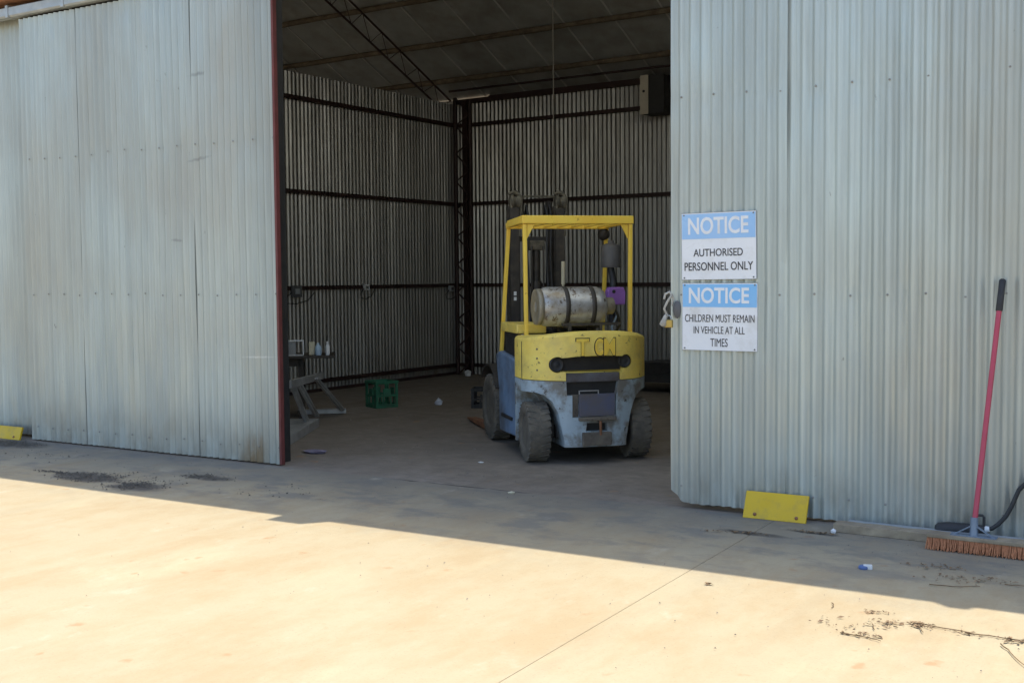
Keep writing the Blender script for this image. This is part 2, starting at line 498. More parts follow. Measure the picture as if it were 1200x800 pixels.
def sheet_mesh(name, mat, width, z0, z1, seed=0, rows=2, dent=0, seg=8, bottom=None, amp=.0125, girts=()):
    k = int(round(width / PITCH * seg))
    vs, fs = [], []
    for r in range(rows):
        for c in range(k + 1):
            x = width * c / k
            zb = z0 + (bottom(x) if bottom else 0)
            z = zb + (z1 - zb) * r / (rows - 1)
            y = -amp * math.cos(2 * math.pi * x / PITCH)
            if dent:
                ci = round(x / PITCH)
                y *= 1 + .25 * noise.noise(Vector((ci * 3.7, seed, z * .5)))
                y += dent * noise.noise(Vector((x * 1.3 + seed * 5, z * .9, seed)))
                y += dent * .55 * noise.noise(Vector((ci * 1.9 + seed, z * 1.7, 4.2)))
                for gz in girts:                   # sheet is pulled in at its fixings
                    y += dent * .5 * math.exp(-((z - gz) / .05) ** 2) * (1 if ci % 3 == 0 else .2)
            vs.append((x, y, z))
    for r in range(rows - 1):
        fs += [(r * (k + 1) + c, r * (k + 1) + c + 1, (r + 1) * (k + 1) + c + 1, (r + 1) * (k + 1) + c) for c in range(k)]
    mb = MB()
    mb.add(vs, fs, True)
    return mb.mesh(name, mat, recalc=False)


SW = PITCH * 10                                     # cover width of a sheet
GIRTS = (.15, 1.465, 2.79, 4.07)

# ------------------------------------------------------------------ the shed
shed = empty('shed', (0, 0, 0))
tag(shed, 'large corrugated iron shed with open doorway and dark rusty framing', 'shed')

# back wall
bw = MB().box(-11.2, XR, YB - .075, YB - .02, 4.42, 4.49).build('back_wall', M['darksteel'], shed)
var = [sheet_mesh('sheet', M['iron_in'], SW + PITCH / 2, -.03, 4.5, seed=i * 7.3, rows=14, dent=.0015, amp=.0115) for i in range(4)]
x = -11.2
i = 0
while x < XR - .1:
    link('sheet', var[i % 4], bw, (x, YB + (.002 if i % 2 else -.001), 0))
    x += SW
    i += 1
for gz in GIRTS:
    MB().bar((-11.15, YB - .05, gz), (XR, YB - .05, gz), .05, .055).build('girt', M['darksteel'], bw)
# left partition wall: stops below the roof
XW = -11.2
lw = MB().box(XW + .02, XW + .07, 7.05, YB - .08, .0, .04).build('partition_wall', M['darksteel'], shed)
y = 7.05
i = 0
var2 = [sheet_mesh('sheet', M['iron_in'], SW + PITCH / 2, -.03, 4.42, seed=40 + i * 7.3, rows=14, dent=.0015, amp=.0115) for i in range(3)]
while y < YB - .1:
    if y + SW > YB: break
    link('sheet', var2[i % 3], lw, (XW - (.002 if i % 2 else -.001), y, 0), (0, 0, R(90)))
    y += SW
    i += 1
link('sheet', sheet_mesh('sheet', M['iron_in'], YB - y, .0, 4.42, 3, 14, .0015), lw, (XW, y, 0), (0, 0, R(90)))
for gz in GIRTS:
    MB().bar((XW + .045, 7.1, gz), (XW + .045, YB - .1, gz), .05, .055).build('girt', M['darksteel'], lw)
# outer end walls, plain
RZ = lambda yy: 4.52 + .47 * (15.4 - yy)            # back roof slope
YR = 11.36
ZR = RZ(YR)
for xx in (XL, XR):
    yf = FP((xx + 7.1) / math.cos(TH)).y
    m = MB().prism([(yf, -.05), (YB + .05, -.05), (YB + .05, 4.5), (YR, ZR - .05), (yf, 4.4)], xx - .02, xx + .02, 'x')
    m.build('end_wall', M['iron_in'], shed)
MB().box(XL, -11.22, YB - .01, YB + .02, -.05, 4.5).build('rear_wall_panel', M['iron_in'], shed)

# roof
roof = MB().box(XL, XR, YR - .18, YR + .18, ZR + .03, ZR + .05).build('roof', M['zinc'], shed)
i = 0
x = -15.95
while x < XR:
    x1 = min(x + SW, XR)
    lift = .006 * (i % 2)
    yb = YB + .22
    # a short piece of the rear edge is missing by the corner, where daylight comes in
    m = MB()
    for (ya, za, yc, zc) in ((YR, ZR, yb, RZ(yb)),):
        m.add([(x, ya, za + lift), (x1 + .02, ya, za + lift), (x1 + .02, yc, zc + lift), (x, yc, zc + lift),
               (x, ya, za + lift + .02), (x1 + .02, ya, za + lift + .02), (x1 + .02, yc, zc + lift + .02), (x, yc, zc + lift + .02)],
              [(0, 1, 2, 3), (7, 6, 5, 4), (0, 4, 5, 1), (1, 5, 6, 2), (2, 6, 7, 3), (3, 7, 4, 0)])
    m.build('roof_sheet', M['roof_under'], roof)
    MB().bar((x, YR + .05, RZ(YR + .05) - .004), (x, YB - .02, RZ(YB) - .004), .022, .012).build('seam', M['seam'], roof)
    ya = FP((x + 7.1), -.2).y
    yc = FP((x1 + 7.1), -.2).y
    m = MB()
    ye, yg, ze, top = ya, yc, 4.42, None
    if -8.6 < x < 1.2:                              # unseen fibreglass skylights along the front eave, added to brighten the interior
        T = .52
        y0_, y1_, zt = ya + (YR - ya) * T, yc + (YR - yc) * T, 4.42 + (ZR - 4.42) * T
        k = MB()
        k.add([(x - .03, y0_ + .05, zt + lift * 2 - .016), (x1 + .03, y1_ + .05, zt + lift * 2 - .016), (x1 + .03, yc, 4.418 + lift * 2), (x - .03, ya, 4.418 + lift * 2)], [(3, 2, 1, 0)])
        k.build('fill_skylight_sheet', M['fill_skylight'], roof)
        ye, yg, ze = y0_, y1_, zt
    m.add([(x, YR, ZR + lift), (x1 + .02, YR, ZR + lift), (x1 + .02, yg, ze + lift), (x, ye, ze + lift),
           (x, YR, ZR + lift + .02), (x1 + .02, YR, ZR + lift + .02), (x1 + .02, yg, ze + .02 + lift), (x, ye, ze + .02 + lift)],
          [(3, 2, 1, 0), (4, 5, 6, 7), (0, 1, 5, 4), (1, 2, 6, 5), (2, 3, 7, 6), (3, 0, 4, 7)])
    m.build('roof_sheet', M['roof_under'], roof)
    x += SW
    i += 1
for py in (11.6, 12.25, 13.1, 14.0, 14.83):
    zz = RZ(py) - .075
    pts = [(px, py + .012 * noise.noise(Vector((px, py, 0))), zz + .014 * noise.noise(Vector((px * .8, py, 5)))) for px in [XL + .6 * q for q in range(32)]]
    MB().tube(pts, [.042 + .012 * noise.noise(Vector((p[0] * 2, py, 1))) for p in pts], 8).build('purlin', M['rustpipe'], roof)
for py in (8.2, 9.2, 10.3):
    zz = 4.42 + (ZR - 4.42) * (py - 7) / (YR - 7) - .12
    MB().tube([(XL, py, zz), (XR, py, zz)], .04, 8).build('purlin', M['rustpipe'], roof)
# brace bar close under the last purlin
MB().tube([(-11.1, 15.05, RZ(15.05) - .10), (XR, 15.05, RZ(15.05) - .10)], .018, 6).build('brace_rod', M['darksteel'], roof)


def lattice(name, a0, a1, b0, b1, nseg, rc, rl, parent):
    m = MB()
    a0, a1, b0, b1 = map(Vector, (a0, a1, b0, b1))
    m.tube([a0, a1], rc, 6).tube([b0, b1], rc, 6)
    for q in range(nseg):
        p = a0.lerp(a1, q / nseg)
        c = b0.lerp(b1, (q + .5) / nseg)
        d = a0.lerp(a1, (q + 1) / nseg)
        m.tube([p, c], rl, 5).tube([c, d], rl, 5)
    return m.build(name, M['darksteel'], parent)


for tx in (-11.22, -5.0, 1.2):
    t_ = lattice('truss', (tx, YR, ZR - .12), (tx, 15.25, RZ(15.25) - .12), (tx, YR, ZR - .47), (tx, 15.15, RZ(15.15) - .40), 9, .016, .006, roof)
    if tx > -6:
        lattice('truss', (tx, YR, ZR - .12), (tx, 7.5, 4.5), (tx, YR, ZR - .75), (tx, 7.6, 4.2), 9, .022, .010, roof)
# lattice column in the corner
lattice('column', (-11.08, 15.18, 0), (-11.08, 15.18, 4.5), (-10.86, 15.28, 0), (-10.86, 15.28, 4.45), 10, .035, .014, shed)
MB().box(-11.03, -10.93, 15.3, 15.32, 0, 4.45).build('column_plate', M['darksteel'], shed)
MB().box(-10.55, XR, YB - .03, YB + .03, 4.491, 4.515).build('eave_strip', M['darksteel'], shed)
# fixed front cladding behind the doors
fw_ = MB().box(-9.1, -3.21, .115, .15, 4.1, 4.2).build('front_wall', M['darksteel'], shed, loc=P0, rot=(0, 0, TH))
for (a, b) in ((-4.6, -3.15), (6.6, 10.2)):
    s = a
    while s < b - .02:
        wd = min(SW, b - s)
        link('sheet', sheet_mesh('sheet', M['iron_out'], wd, .03, 4.3, s, 12, .006), fw_, (s, .085, 0))
        s += SW
# beam over the doorway
MB().box(-3.2, 6.7, .07, .2, 4.14, 4.42).build('lintel', M['darksteel'], fw_)
# posts each side of the doorway, behind the doors
MB().box(-.18, -.015, .10, .2, 0, 4.14).build('door_post', M['black'], fw_)  # left post coloured black so it reads as shadow by the door edge
MB().box(3.85, 3.97, .10, .2, 0, 4.14).build('door_post', M['darksteel'], fw_)
# door track with hanger straps, gutter above it
trk = MB().prism([(-.02, 4.185), (-.09, 4.185), (-.105, 4.2), (-.105, 4.275), (-.09, 4.285), (-.02, 4.285)], -9.0, 10.2, 'x').build('door_track', M['zinc'], shed, loc=P0, rot=(0, 0, TH))
for s in [-8.3 + .83 * q for q in range(22)]:
    MB().box(s - .02, s + .02, -.112, -.01, 4.18, 4.30).build('track_strap', M['zinc'], trk, bevel=.004)
gut = MB().prism([(.02, 4.325), (-.17, 4.325), (-.185, 4.335), (-.185, 4.40), (-.02, 4.42)], -9.0, 10.2, 'x').build('gutter', M['rust'], shed, loc=P0, rot=(0, 0, TH))
MB().prism([(-.187, 4.395), (-.22, 4.395), (-.235, 4.41), (-.235, 4.53), (-.22, 4.535), (-.20, 4.535), (-.187, 4.52)], -9.0, 10.2, 'x').build('gutter_face', M['gutter'], gut)
for poly in ([(2.02, -.237), (2.02, -.388), (2.31, -.38), (2.43, -.237)], [(6.235, -.237), (6.31, -.292), (6.40, -.288), (6.42, -.237)]):
    MB().prism(poly, 4.50, 4.533, 'z').build('shadow_notch_plate', M['zinc'], gut)  # unseen plates added to cast the notches in the eave shadow

# ------------------------------------------------------------------ sliding doors
def screws(parent, s0, s1, zs, step=3, mat='fixing'):
    m = MB()
    s = s0
    while s < s1:
        for z in zs:
            zz = z + random.uniform(-.012, .012)
            m.lathe([(.0075, 0), (.0075, .003), (.005, .006), (0, .007)], (s, -.046, zz), (0, -1, 0), 8)
        s += PITCH * step
    o = m.build('screws', M[mat], parent)
    o['kind'] = 'stuff'
    return o


ld = empty('sliding_door', FP(0, 0), TH)
tag(ld, 'left corrugated iron sliding door with a dark red steel edge', 'door')
s = -3.22
i = 0
while s < .08:
    wd = min(SW + PITCH / 2, .076 - s)
    link('sheet', sheet_mesh('sheet', M['iron_out'], wd, .012, 4.165, 11 + i * 3.1, 46, .009, girts=GIRTS), ld, (s, -.035 + (.0025 if i % 2 else -.0025), 0))
    s += SW
    i += 1
MB().box(.078, .102, -.045, .0, .006, 4.18).build('edge_channel', M['redsteel'], ld, bevel=.004)
for gz in GIRTS:
    MB().box(-3.2, .07, .0, .04, gz - .025, gz + .025).build('rail', M['darksteel'], ld)
MB().box(-3.24, -3.2, -.02, .05, .012, 4.18).build('stile', M['darksteel'], ld)
MB().box(-3.2, .07, .0, .03, 4.11, 4.184).build('header', M['black'], ld)  # black strip stands in for the shadow line below the track
screws(ld, -3.2 + PITCH, .08, GIRTS[:3], 3)

rd = empty('sliding_door', FP(0, 0), TH)
tag(rd, 'right corrugated iron sliding door carrying the two notice signs', 'door')
s = 3.69
i = 0
while s < 7.3:
    def bot(x, s=s):
        d = s + x - 3.69
        b = .085 * max(0, 1 - d / .10) ** 1.3 + .004 * noise.noise(Vector(((s + x) * 6, 0, 0)))
        return b + (.018 if d < .6 else 0)
    link('sheet', sheet_mesh('sheet', M['iron_out'], SW + PITCH / 2, .016, 4.165, 31 + i * 4.7, 46, .010, bottom=bot, girts=GIRTS), rd, (s, -.035 + (.0025 if i % 2 else -.0025), 0))
    s += SW
    i += 1
MB().box(3.70, 3.74, -.02, .04, .14, 4.185).build('edge_channel', M['darksteel'], rd)
for gz in GIRTS:
    MB().box(3.75, 7.4, .0, .04, gz - .025, gz + .025).build('rail', M['darksteel'], rd)
MB().box(3.75, 7.4, .0, .03, 4.11, 4.184).build('header', M['black'], rd)  # black strip for the shadow line below the track, as on the left
screws(rd, 3.69 + PITCH / 2 * 0 + PITCH, 7.3, GIRTS[:3], 3)
MB().lathe([(.001, .006), (.03, .006), (.034, 0)], (0, 0, 0), (0, -1, 0), 20).build('hand_hole_shade', M['filter'], rd, loc=(3.737, -.052, 1.365)).scale = (.85, 1, 1.8)  # dark oval disc stands in for the shade of a hand hole

# padlock on a loop of chain and rag at the door edge
pl = empty('padlock', FP(3.675, -.05, 1.27), TH)
tag(pl, 'brass padlock with white cord hanging at the edge of the right door', 'padlock')
MB().box(-.028, .028, -.014, .014, -.03, .025).build('lock_body', M['brass'], pl, bevel=.006)
MB().tube([(.018 * math.cos(q), 0, .025 + .028 * math.sin(q)) for q in [math.pi * j / 8 for j in range(9)]], .005, 6).build('shackle', M['zinc'], pl)
MB().tube([(-.012, .005, .05), (-.03, -.01, .10), (-.005, -.012, .15), (.02, 0, .19), (.005, .005, .215), (-.025, 0, .20), (-.035, .0, .165)], .009, 7).build('cord', M['rag'], pl)
MB().tube([(.02, .005, .20), (.03, .01, .17), (.02, 0, .12)], .007, 6).build('cord', M['rag'], pl)
MB().lathe([(.004, -.045), (.026, -.035), (.02, -.005), (.012, .03), (.003, .045)], (-.03, -.012, .02), (.3, 0, 1), 9).build('rag', M['rag'], pl)


# ------------------------------------------------------------------ signs
def text_mesh(body, x0, x1, z0, z1, y, mat, fit=None):
    cu = bpy.data.curves.new('t', 'FONT')
    cu.body = body
    cu.extrude = .02
    cu.resolution_u = 4
    if fit: cu.offset = fit
    o = bpy.data.objects.new('t', cu)
    COL.objects.link(o)
    dg = bpy.context.evaluated_depsgraph_get()
    me = bpy.data.meshes.new_from_object(o.evaluated_get(dg))
    bpy.data.objects.remove(o)
    xs = [v.co.x for v in me.vertices]
    ys = [v.co.y for v in me.vertices]
    a, b, c, d = min(xs), max(xs), min(ys), max(ys)
    for v in me.vertices:
        u, q, e = v.co
        v.co = (x0 + (u - a) / (b - a) * (x1 - x0), y - .0015 * (1 if e > 0 else -.3), z0 + (q - c) / (d - c) * (z1 - z0))
    me.materials.clear()
    me.materials.append(mat)
    for p in me.polygons: p.use_smooth = False
    return me


def sign(label, s, z, wd, ht, hz, hblue, notice, lines, tilt):
    o = empty('notice_sign', FP(s, -.054, z), TH)
    o.rotation_euler = (0, tilt, TH)
    tag(o, label, 'sign', 'notice signs on the right door')
    MB().box(0, wd, -.0015, .002, 0, ht).build('panel', M['signwhite'], o)
    MB().box(.006, wd - .006, -.003, -.0016, hz, ht - .008).build('header', hblue, o)
    e = .0018
    m = MB()
    for (a, b, c, d) in ((0, wd, 0, e), (0, wd, ht - e, ht), (0, e, e + .0005, ht - e - .0005), (wd - e, wd, e + .0005, ht - e - .0005)):
        m.box(a, b, -.0026, -.0017, c, d)
    m.build('border', M['signgrey'], o)
    link('heading_lettering', text_mesh('NOTICE', *notice, -.0034, M['signwhite'], .022), o)
    for (b, x0, x1, z0, z1, fit) in lines: link('lettering', text_mesh(b, x0, x1, z0, z1, -.002, M['ink'], fit), o)
    for (a, c) in ((.02, ht - .014), (wd - .02, ht - .014), (.02, .014), (wd - .02, .014)):
        MB().lathe([(.006, 0), (.005, .003), (0, .004)], (a, -.003, c), (0, -1, 0), 8).build('screw', M['signgrey'], o)
    return o


# sizes in metres: the sign faces measured on the door
sign('upper notice sign reading authorised personnel only, under a faded blue header', 3.772, 1.565, .528, .45, .275, M['signblue'],
     (.05, .475, .305, .42), [('AUTHORISED', .087, .435, .157, .208, .008), ('PERSONNEL ONLY', .022, .505, .062, .118, .008)], R(-.5))
sign('lower notice sign telling children to remain in vehicle, under a brighter blue header', 3.774, 1.090, .534, .455, .293, M['signblue2'],
     (.05, .475, .318, .425), [('CHILDREN MUST REMAIN', .022, .512, .192, .243, 0), ('IN VEHICLE AT ALL', .085, .445, .114, .163, 0), ('TIMES', .205, .327, .028, .083, 0)], R(.1))

# ------------------------------------------------------------------ yellow boards at the door feet
def stop_board(label, s0, s1, z1, n0, n1):
    o = empty('door_stop', FP((s0 + s1) / 2, n0), TH)
    tag(o, label, 'door stop')
    wd = (s1 - s0) / 2
    m = MB()
    tilt = math.atan2(n1 - n0, z1)
    mm = Matrix.Rotation(-tilt, 4, 'X')
    m.box(-wd, wd, 0, .02, .002, z1, mm)
    m.build('board', M['boardyellow'], o, bevel=.003)
    for a in (-.62, .7):
        mb = MB()
        mb.lathe([(.012, 0), (.011, .006), (0, .008)], mm @ Vector((a * wd, 0, .03)), mm.to_3x3() @ Vector((0, -1, 0)), 8)
        mb.build('bolt', M['rust'], o)
    return o


stop_board('bright yellow board leaning on the foot of the right door', 4.245, 4.665, .185, -.16, -.075)
stop_board('short yellow board at the far left corner of the left door', -3.95, -3.33, .135, -.12, -.075)

# ------------------------------------------------------------------ forklift
FK = empty('forklift', (-4.955, 8.675, 0), R(47.31))
tag(FK, 'old yellow and blue-grey forklift seen from the rear inside the shed doorway', 'forklift')


def a_rear(l):
    return -.31 + .34 * min(1, abs(l) / .56) ** 3.6


def cw_body(z0, z1, zedge=None, crown=0, steps=25, front=.30, inset=lambda z: 0):
    """closed solid with a rounded rear; local x = right, y = forward"""
    ls = [-.56 + 1.12 * q / (steps - 1) for q in range(steps)]
    zs = [z0, z0 + (z1 - z0) * .5, z1 - .035, z1 - .012, z1]
    vs, fs = [], []
    n = steps + 2
    for k, z in enumerate(zs):
        ins = (0, 0, .0, .012, .035)[k] if crown else 0
        for l in ls:
            ll = l * (1 - ins / .56)
            zz = z
            if crown: zz = z + (crown * (1 - (abs(l) / .56) ** 2.5) - crown) * (z - z0) / (z1 - z0)
            vs.append((ll, a_rear(l) + ins, zz))
        zz = z - (crown * (z - z0) / (z1 - z0))
        vs.append((.56 - ins, front, zz))
        vs.append((-.56 + ins, front, zz))
    for k in range(len(zs) - 1):
        fs += [(k * n + j, k * n + (j + 1) % n, (k + 1) * n + (j + 1) % n, (k + 1) * n + j) for j in range(n)]
    fs += [tuple(range(n))[::-1], tuple((len(zs) - 1) * n + j for j in range(n))]
    mb = MB()
    mb.add(vs, fs)
    return mb


def cut(o, cutters):
    tmp = []
    for c in cutters:
        me = c.mesh('c', None)
        co = link('cutter', me)
        co.matrix_world = o.matrix_world
        tmp.append(co)
        md = o.modifiers.new('b', 'BOOLEAN')
        md.operation = 'DIFFERENCE'
        md.solver = 'EXACT'
        md.object = co
    dg = bpy.context.evaluated_depsgraph_get()
    me = bpy.data.meshes.new_from_object(o.evaluated_get(dg))
    o.modifiers.clear()
    o.data = me
    for co in tmp: bpy.data.objects.remove(co)
    bm = bmesh.new()
    bm.from_mesh(me)
    for f in bm.faces: f.smooth = True
    for e in bm.edges:
        if len(e.link_faces) == 2 and e.calc_face_angle(0) > .5: e.smooth = False
    bm.to_mesh(me)
    bm.free()


up = cw_body(.715, 1.135, crown=.055).build('counterweight_upper', M['yellow'])
cut(up, [MB().prism([(-.29, .79), (.25, .775), (.275, .912), (.1, .925), (-.15, .922), (-.29, .908)], -.5, -.16),
         MB().lathe([(.068, -.3), (.068, .30)], (-.325, -.24, .85), (0, 1, 0), 24),
         MB().lathe([(.060, -.3), (.060, .30)], (.275, -.24, .868), (0, 1, 0), 24),
         MB().prism([(-.262, .6), (.225, .6), (.225, .80), (-.262, .80)], -.5, -.225)])
up.parent = FK
arch = [(.27, .0), (.275, .20), (.30, .32), (.325, .44), (.37, .54), (.425, .59), (.48, .608), (.8, .615), (.8, 0)]
low = cw_body(.15, .709).build('counterweight_lower', M['blue'])
cut(low, [MB().prism(arch, -1, .26), MB().prism([(-u, v) for u, v in arch], -1, .26),
          MB().prism([(-.255, .59), (.185, .59), (.215, .75), (-.262, .75)], -.6, -.14),
          MB().prism([(-.21, .40), (.175, .41), (.18, .60), (-.21, .60)], -.6, -.265),
          MB().prism([(-.095, .285), (.10, .28), (.09, .35), (-.085, .355)], -.6, -.22)])
low.parent = FK
# lamps in the ends of the slot
for (l, z, r_) in ((-.325, .85, .058), (.275, .868, .050)):
    lp = MB().lathe([(r_ * 1.1, 0), (r_ * 1.1, .02), (r_ * .9, .026), (r_ * .8, .012), (r_ * .4, .02), (0, .022)], (l, a_rear(l) + .055, z), (0, -1, 0), 20).build('lamp', M['rubber'], FK)
MB().box(-.283, .25, -.20, -.163, .795, .908).build('slot_dark_fill', M['black'], FK)  # black fill stands in for the dark inside of the cut slots
MB().prism([(-.253, .592), (.184, .592), (.213, .706), (-.26, .706)], -.235, -.143).build('slot_dark_fill', M['black'], FK)
MB().box(-.083, .088, -.26, -.222, .288, .348).build('slot_dark_fill', M['black'], FK)
MB().box(-.258, .22, -.272, -.22, .70, .775).build('rear_bar', M['greystrip'], FK, bevel=.006)
MB().box(-.15, .168, -.305, -.285, .41, .60).build('number_plate', M['plateblue'], FK, bevel=.004)
MB().bar((-.15, -.30, .628), (.02, -.30, .628), .008).bar((-.15, -.30, .60), (-.15, -.30, .632), .008).bar((.02, -.30, .60), (.02, -.30, .632), .008).build('plate_bracket', M['alu'], FK)
MB().box(-.208, -.152, -.275, -.262, .405, .595).build('dirty_strip', M['dirtymetal'], FK)
MB().box(-.16, .17, -.34, -.30, .375, .405).build('ledge', M['dirtymetal'], FK, bevel=.006)
hp = MB().box(-.13, .13, -.335, -.30, .16, .275).build('tow_hitch', M['dirtymetal'], FK, bevel=.01)
MB().tube([(.03, -.33, .25), (.03, -.33, .37)], .012, 8).build('hitch_pin', M['rust'], hp)
# raised maker's letters on the back
for (ch, x0, x1) in (('T', -.175, -.065), ('C', -.012, .060), ('M', .068, .168)):
    me = text_mesh(ch, x0, x1, .925, 1.07, 0, M['guardyellow'], .02)
    for v in me.vertices: v.co.y = a_rear(v.co.x) - .010 + (0 if v.co.y < 0 else .02)
    link('raised_letter', me, FK)
    me = text_mesh(ch, x0 - .008, x1 + .008, .917, 1.078, 0, M['mast'], .03)
    for v in me.vertices: v.co.y = a_rear(v.co.x) - .003 + (0 if v.co.y < 0 else .01)
    link('letter_outline', me, FK)
# rear seam line and small fittings on the left corner
MB().box(-.5635, -.5605, .04, .05, .72, 1.04).build('panel_seam', M['black'], FK)
for z in (.80, .90, .98):
    MB().lathe([(.010, 0), (.008, .006), (0, .007)], (-.47, a_rear(-.47) + .002, z), (-.6, -.8, 0), 8).build('bolt', M['dirtymetal'], FK)

# chassis sides
for sg in (-1, 1):
    pts = [(.31, .17), (.98, .15), (1.0, .55), (1.12, .86), (.98, .90), (.34, .86), (.31, .7)]
    m = MB().prism(pts, min(sg * .30, sg * .545), max(sg * .30, sg * .545), 'x')
    m.build('side_panel', M['bluepanel'], FK, bevel=.02)
    m = MB()
    arc = [(1.42 + .40 * math.cos(q), .33 + .42 * math.sin(q)) for q in [R(150 - 10 * k) for k in range(12)]]
    arc2 = [(1.42 + .38 * math.cos(q), .33 + .40 * math.sin(q)) for q in [R(40 + 10 * k) for k in range(12)]]
    m.prism(arc + arc2, min(sg * .35, sg * .555), max(sg * .35, sg * .555), 'x')
    m.build('front_fender', M['mast'], FK)
    MB().box(min(sg * .42, sg * .56), max(sg * .42, sg * .56), .45, .85, .30, .33).build('step', M['black'], FK)
MB().box(-.30, .30, -.10, 1.30, .20, .62).build('chassis', M['black'], FK, bevel=.02)
MB().box(-.34, .34, -.03, .03, .2, .34).build('rear_axle', M['mast'], FK, bevel=.02)
MB().tube([(-.40, 1.42, .33), (.40, 1.42, .33)], .07, 10).build('front_axle', M['mast'], FK)
# left deck and dark box below it
MB().box(-.53, -.255, .34, .95, 1.09, 1.175).build('deck', M['yellow'], FK, bevel=.012)
MB().box(-.50, -.28, .36, .90, .86, 1.089).build('battery_box', M['black'], FK)
MB().tube([(-.475 + .03 * math.cos(q), .33, 1.05 + .03 * math.sin(q)) for q in [2 * math.pi * k / 12 for k in range(13)]], .008, 6).build('lifting_ring', M['alu'], FK)
MB().box(-.25, .45, .32, .80, .70, 1.02).build('engine_cover', M['black'], FK, bevel=.02)
st = MB().box(-.2, .24, .38, .78, 1.02, 1.12).build('seat', M['seat'], FK, bevel=.03)
MB().box(-.2, .24, .32, .40, 1.12, 1.40).build('backrest', M['seat'], st, bevel=.03)
MB().box(-.45, .45, 1.06, 1.14, .60, 1.10).build('dashboard', M['black'], FK, bevel=.02)
sc = MB().tube([(0, 1.1, 1.08), (0, .96, 1.30)], .02, 8).build('steering_column', M['black'], FK)
MB().tube([(.14 * math.cos(q), .96 + .10 * math.sin(q), 1.31 + .08 * math.sin(q)) for q in [2 * math.pi * k / 20 for k in range(21)]], .012, 6).build('steering_wheel', M['black'], sc)
MB().tube([(.10, 1.05, 1.1), (.10, 1.0, 1.52)], .012, 8).tube([(.10, 1.0, 1.52), (.10, .995, 1.74)], .02, 8).build('control_lever', M['cream'], FK)

# overhead guard
og = MB()
gz0, gz1 = 2.06, 2.132
og.box(-.515, .515, .17, .235, gz0, gz1).box(-.50, .50, .80, .855, gz0 - .02, gz1 - .035)
og.bar((-.49, .236, gz1 - .035), (-.475, .80, gz1 - .05), .05, .065).bar((.49, .236, gz1 - .035), (.475, .80, gz1 - .05), .05, .065)
og = og.build('overhead_guard', M['guardyellow'], FK, bevel=.008)
for k in range(7):
    l = -.39 + .13 * k
    MB().bar((l, .236, gz1 - .055), (l, .80, gz1 - .06), .03, .03).build('roof_bar', M['guardyellow'], og)
for (a, b) in (((-.487, .20, 2.058), (-.475, .21, 1.03)), ((.492, .20, 2.058), (.488, .21, 1.03)),
               ((-.478, .825, 2.04), (-.505, 1.05, .84)), ((.478, .825, 2.04), (.505, 1.05, .95))):
    MB().bar(a, b, .036, .036, up=(0, 1, 0)).build('post', M['guardyellow'], og, bevel=.008)
for sg in (-1, 1):
    MB().prism([(sg * .465, 2.055), (sg * .40, 2.055), (sg * .465, 1.93)], .19, .205).build('gusset', M['guardyellow'], og)

# gas cylinder lying across the counterweight
gc = MB().lathe([(.0, 0), (.06, .004), (.115, .018), (.15, .045), (.168, .08), (.172, .10), (.172, .54), (.165, .57), (.14, .61), (.09, .635), (0, .64)], (-.445, .03, 1.335), (1, 0, 0), 32).build('gas_cylinder', M['tank'], FK)
MB().lathe([(.13, -.012), (.155, -.012), (.158, .03), (.148, .03)], (-.43, .03, 1.335), (1, 0, 0), 32).build('end_collar', M['tankend'], gc)
for d in (.235, .47):
    MB().lathe([(.174, 0), (.178, .002), (.178, .038), (.174, .04)], (-.445 + d, .03, 1.335), (1, 0, 0), 32).build('strap', M['mast'], gc)
MB().lathe([(.075, .0), (.075, .1), (.06, .11)], (.16, .03, 1.335), (1, 0, 0), 16).build('valve_guard', M['tankend'], gc)
cr = MB()
for l in (-.18, .10):
    cr.bar((l, -.13, 1.11), (l, -.13, 1.20), .025).bar((l, .19, 1.11), (l, .19, 1.2), .025).bar((l, -.13, 1.165), (l, .19, 1.165), .025)
cr.bar((-.25, -.13, 1.185), (.28, -.13, 1.185), .022).bar((-.25, .19, 1.175), (.28, .19, 1.175), .022)
cr.build('cylinder_cradle', M['mast'], FK)
# hose from the valve
MB().tube([(.27, .03, 1.335), (.32, .05, 1.25), (.36, .12, 1.16), (.34, .25, 1.05)], .012, 7).build('gas_hose', M['rubber'], FK)
MB().tube([(.40, .42, 1.34), (.44, .42, 1.24), (.38, .40, 1.13), (.42, .40, 1.02)], .010, 6).build('gas_hose', M['ltblue'], FK)
# air cleaner on its bracket
ac = MB().lathe([(.088, 0), (.092, .01), (.092, .19), (.07, .215), (.03, .225), (.03, .25)], (.445, .60, 1.675), (0, 0, 1), 24).build('air_cleaner', M['filter'], FK)
MB().tube([(.445, .60, 1.675), (.46, .58, 1.55), (.43, .52, 1.40), (.40, .45, 1.15)], .03, 10).build('intake_pipe', M['rubber'], ac)
MB().lathe([(.05, 0), (.058, .01), (.05, .06), (.02, .075)], (.455, .86, 1.99), (0, -1, 0), 16).build('work_lamp', M['rubber'], FK)
# purple plastic shield, open at the top centre
MB().prism([(.335, 1.335), (.50, 1.335), (.505, 1.45), (.485, 1.495), (.35, 1.495), (.33, 1.46)], .36, .44).build('purple_cover', M['purple'], FK, bevel=.012)
MB().lathe([(.018, 0), (.016, .004), (0, .004)], (.39, .362, 1.455), (0, -1, 0), 10).build('knob', M['black'], FK)

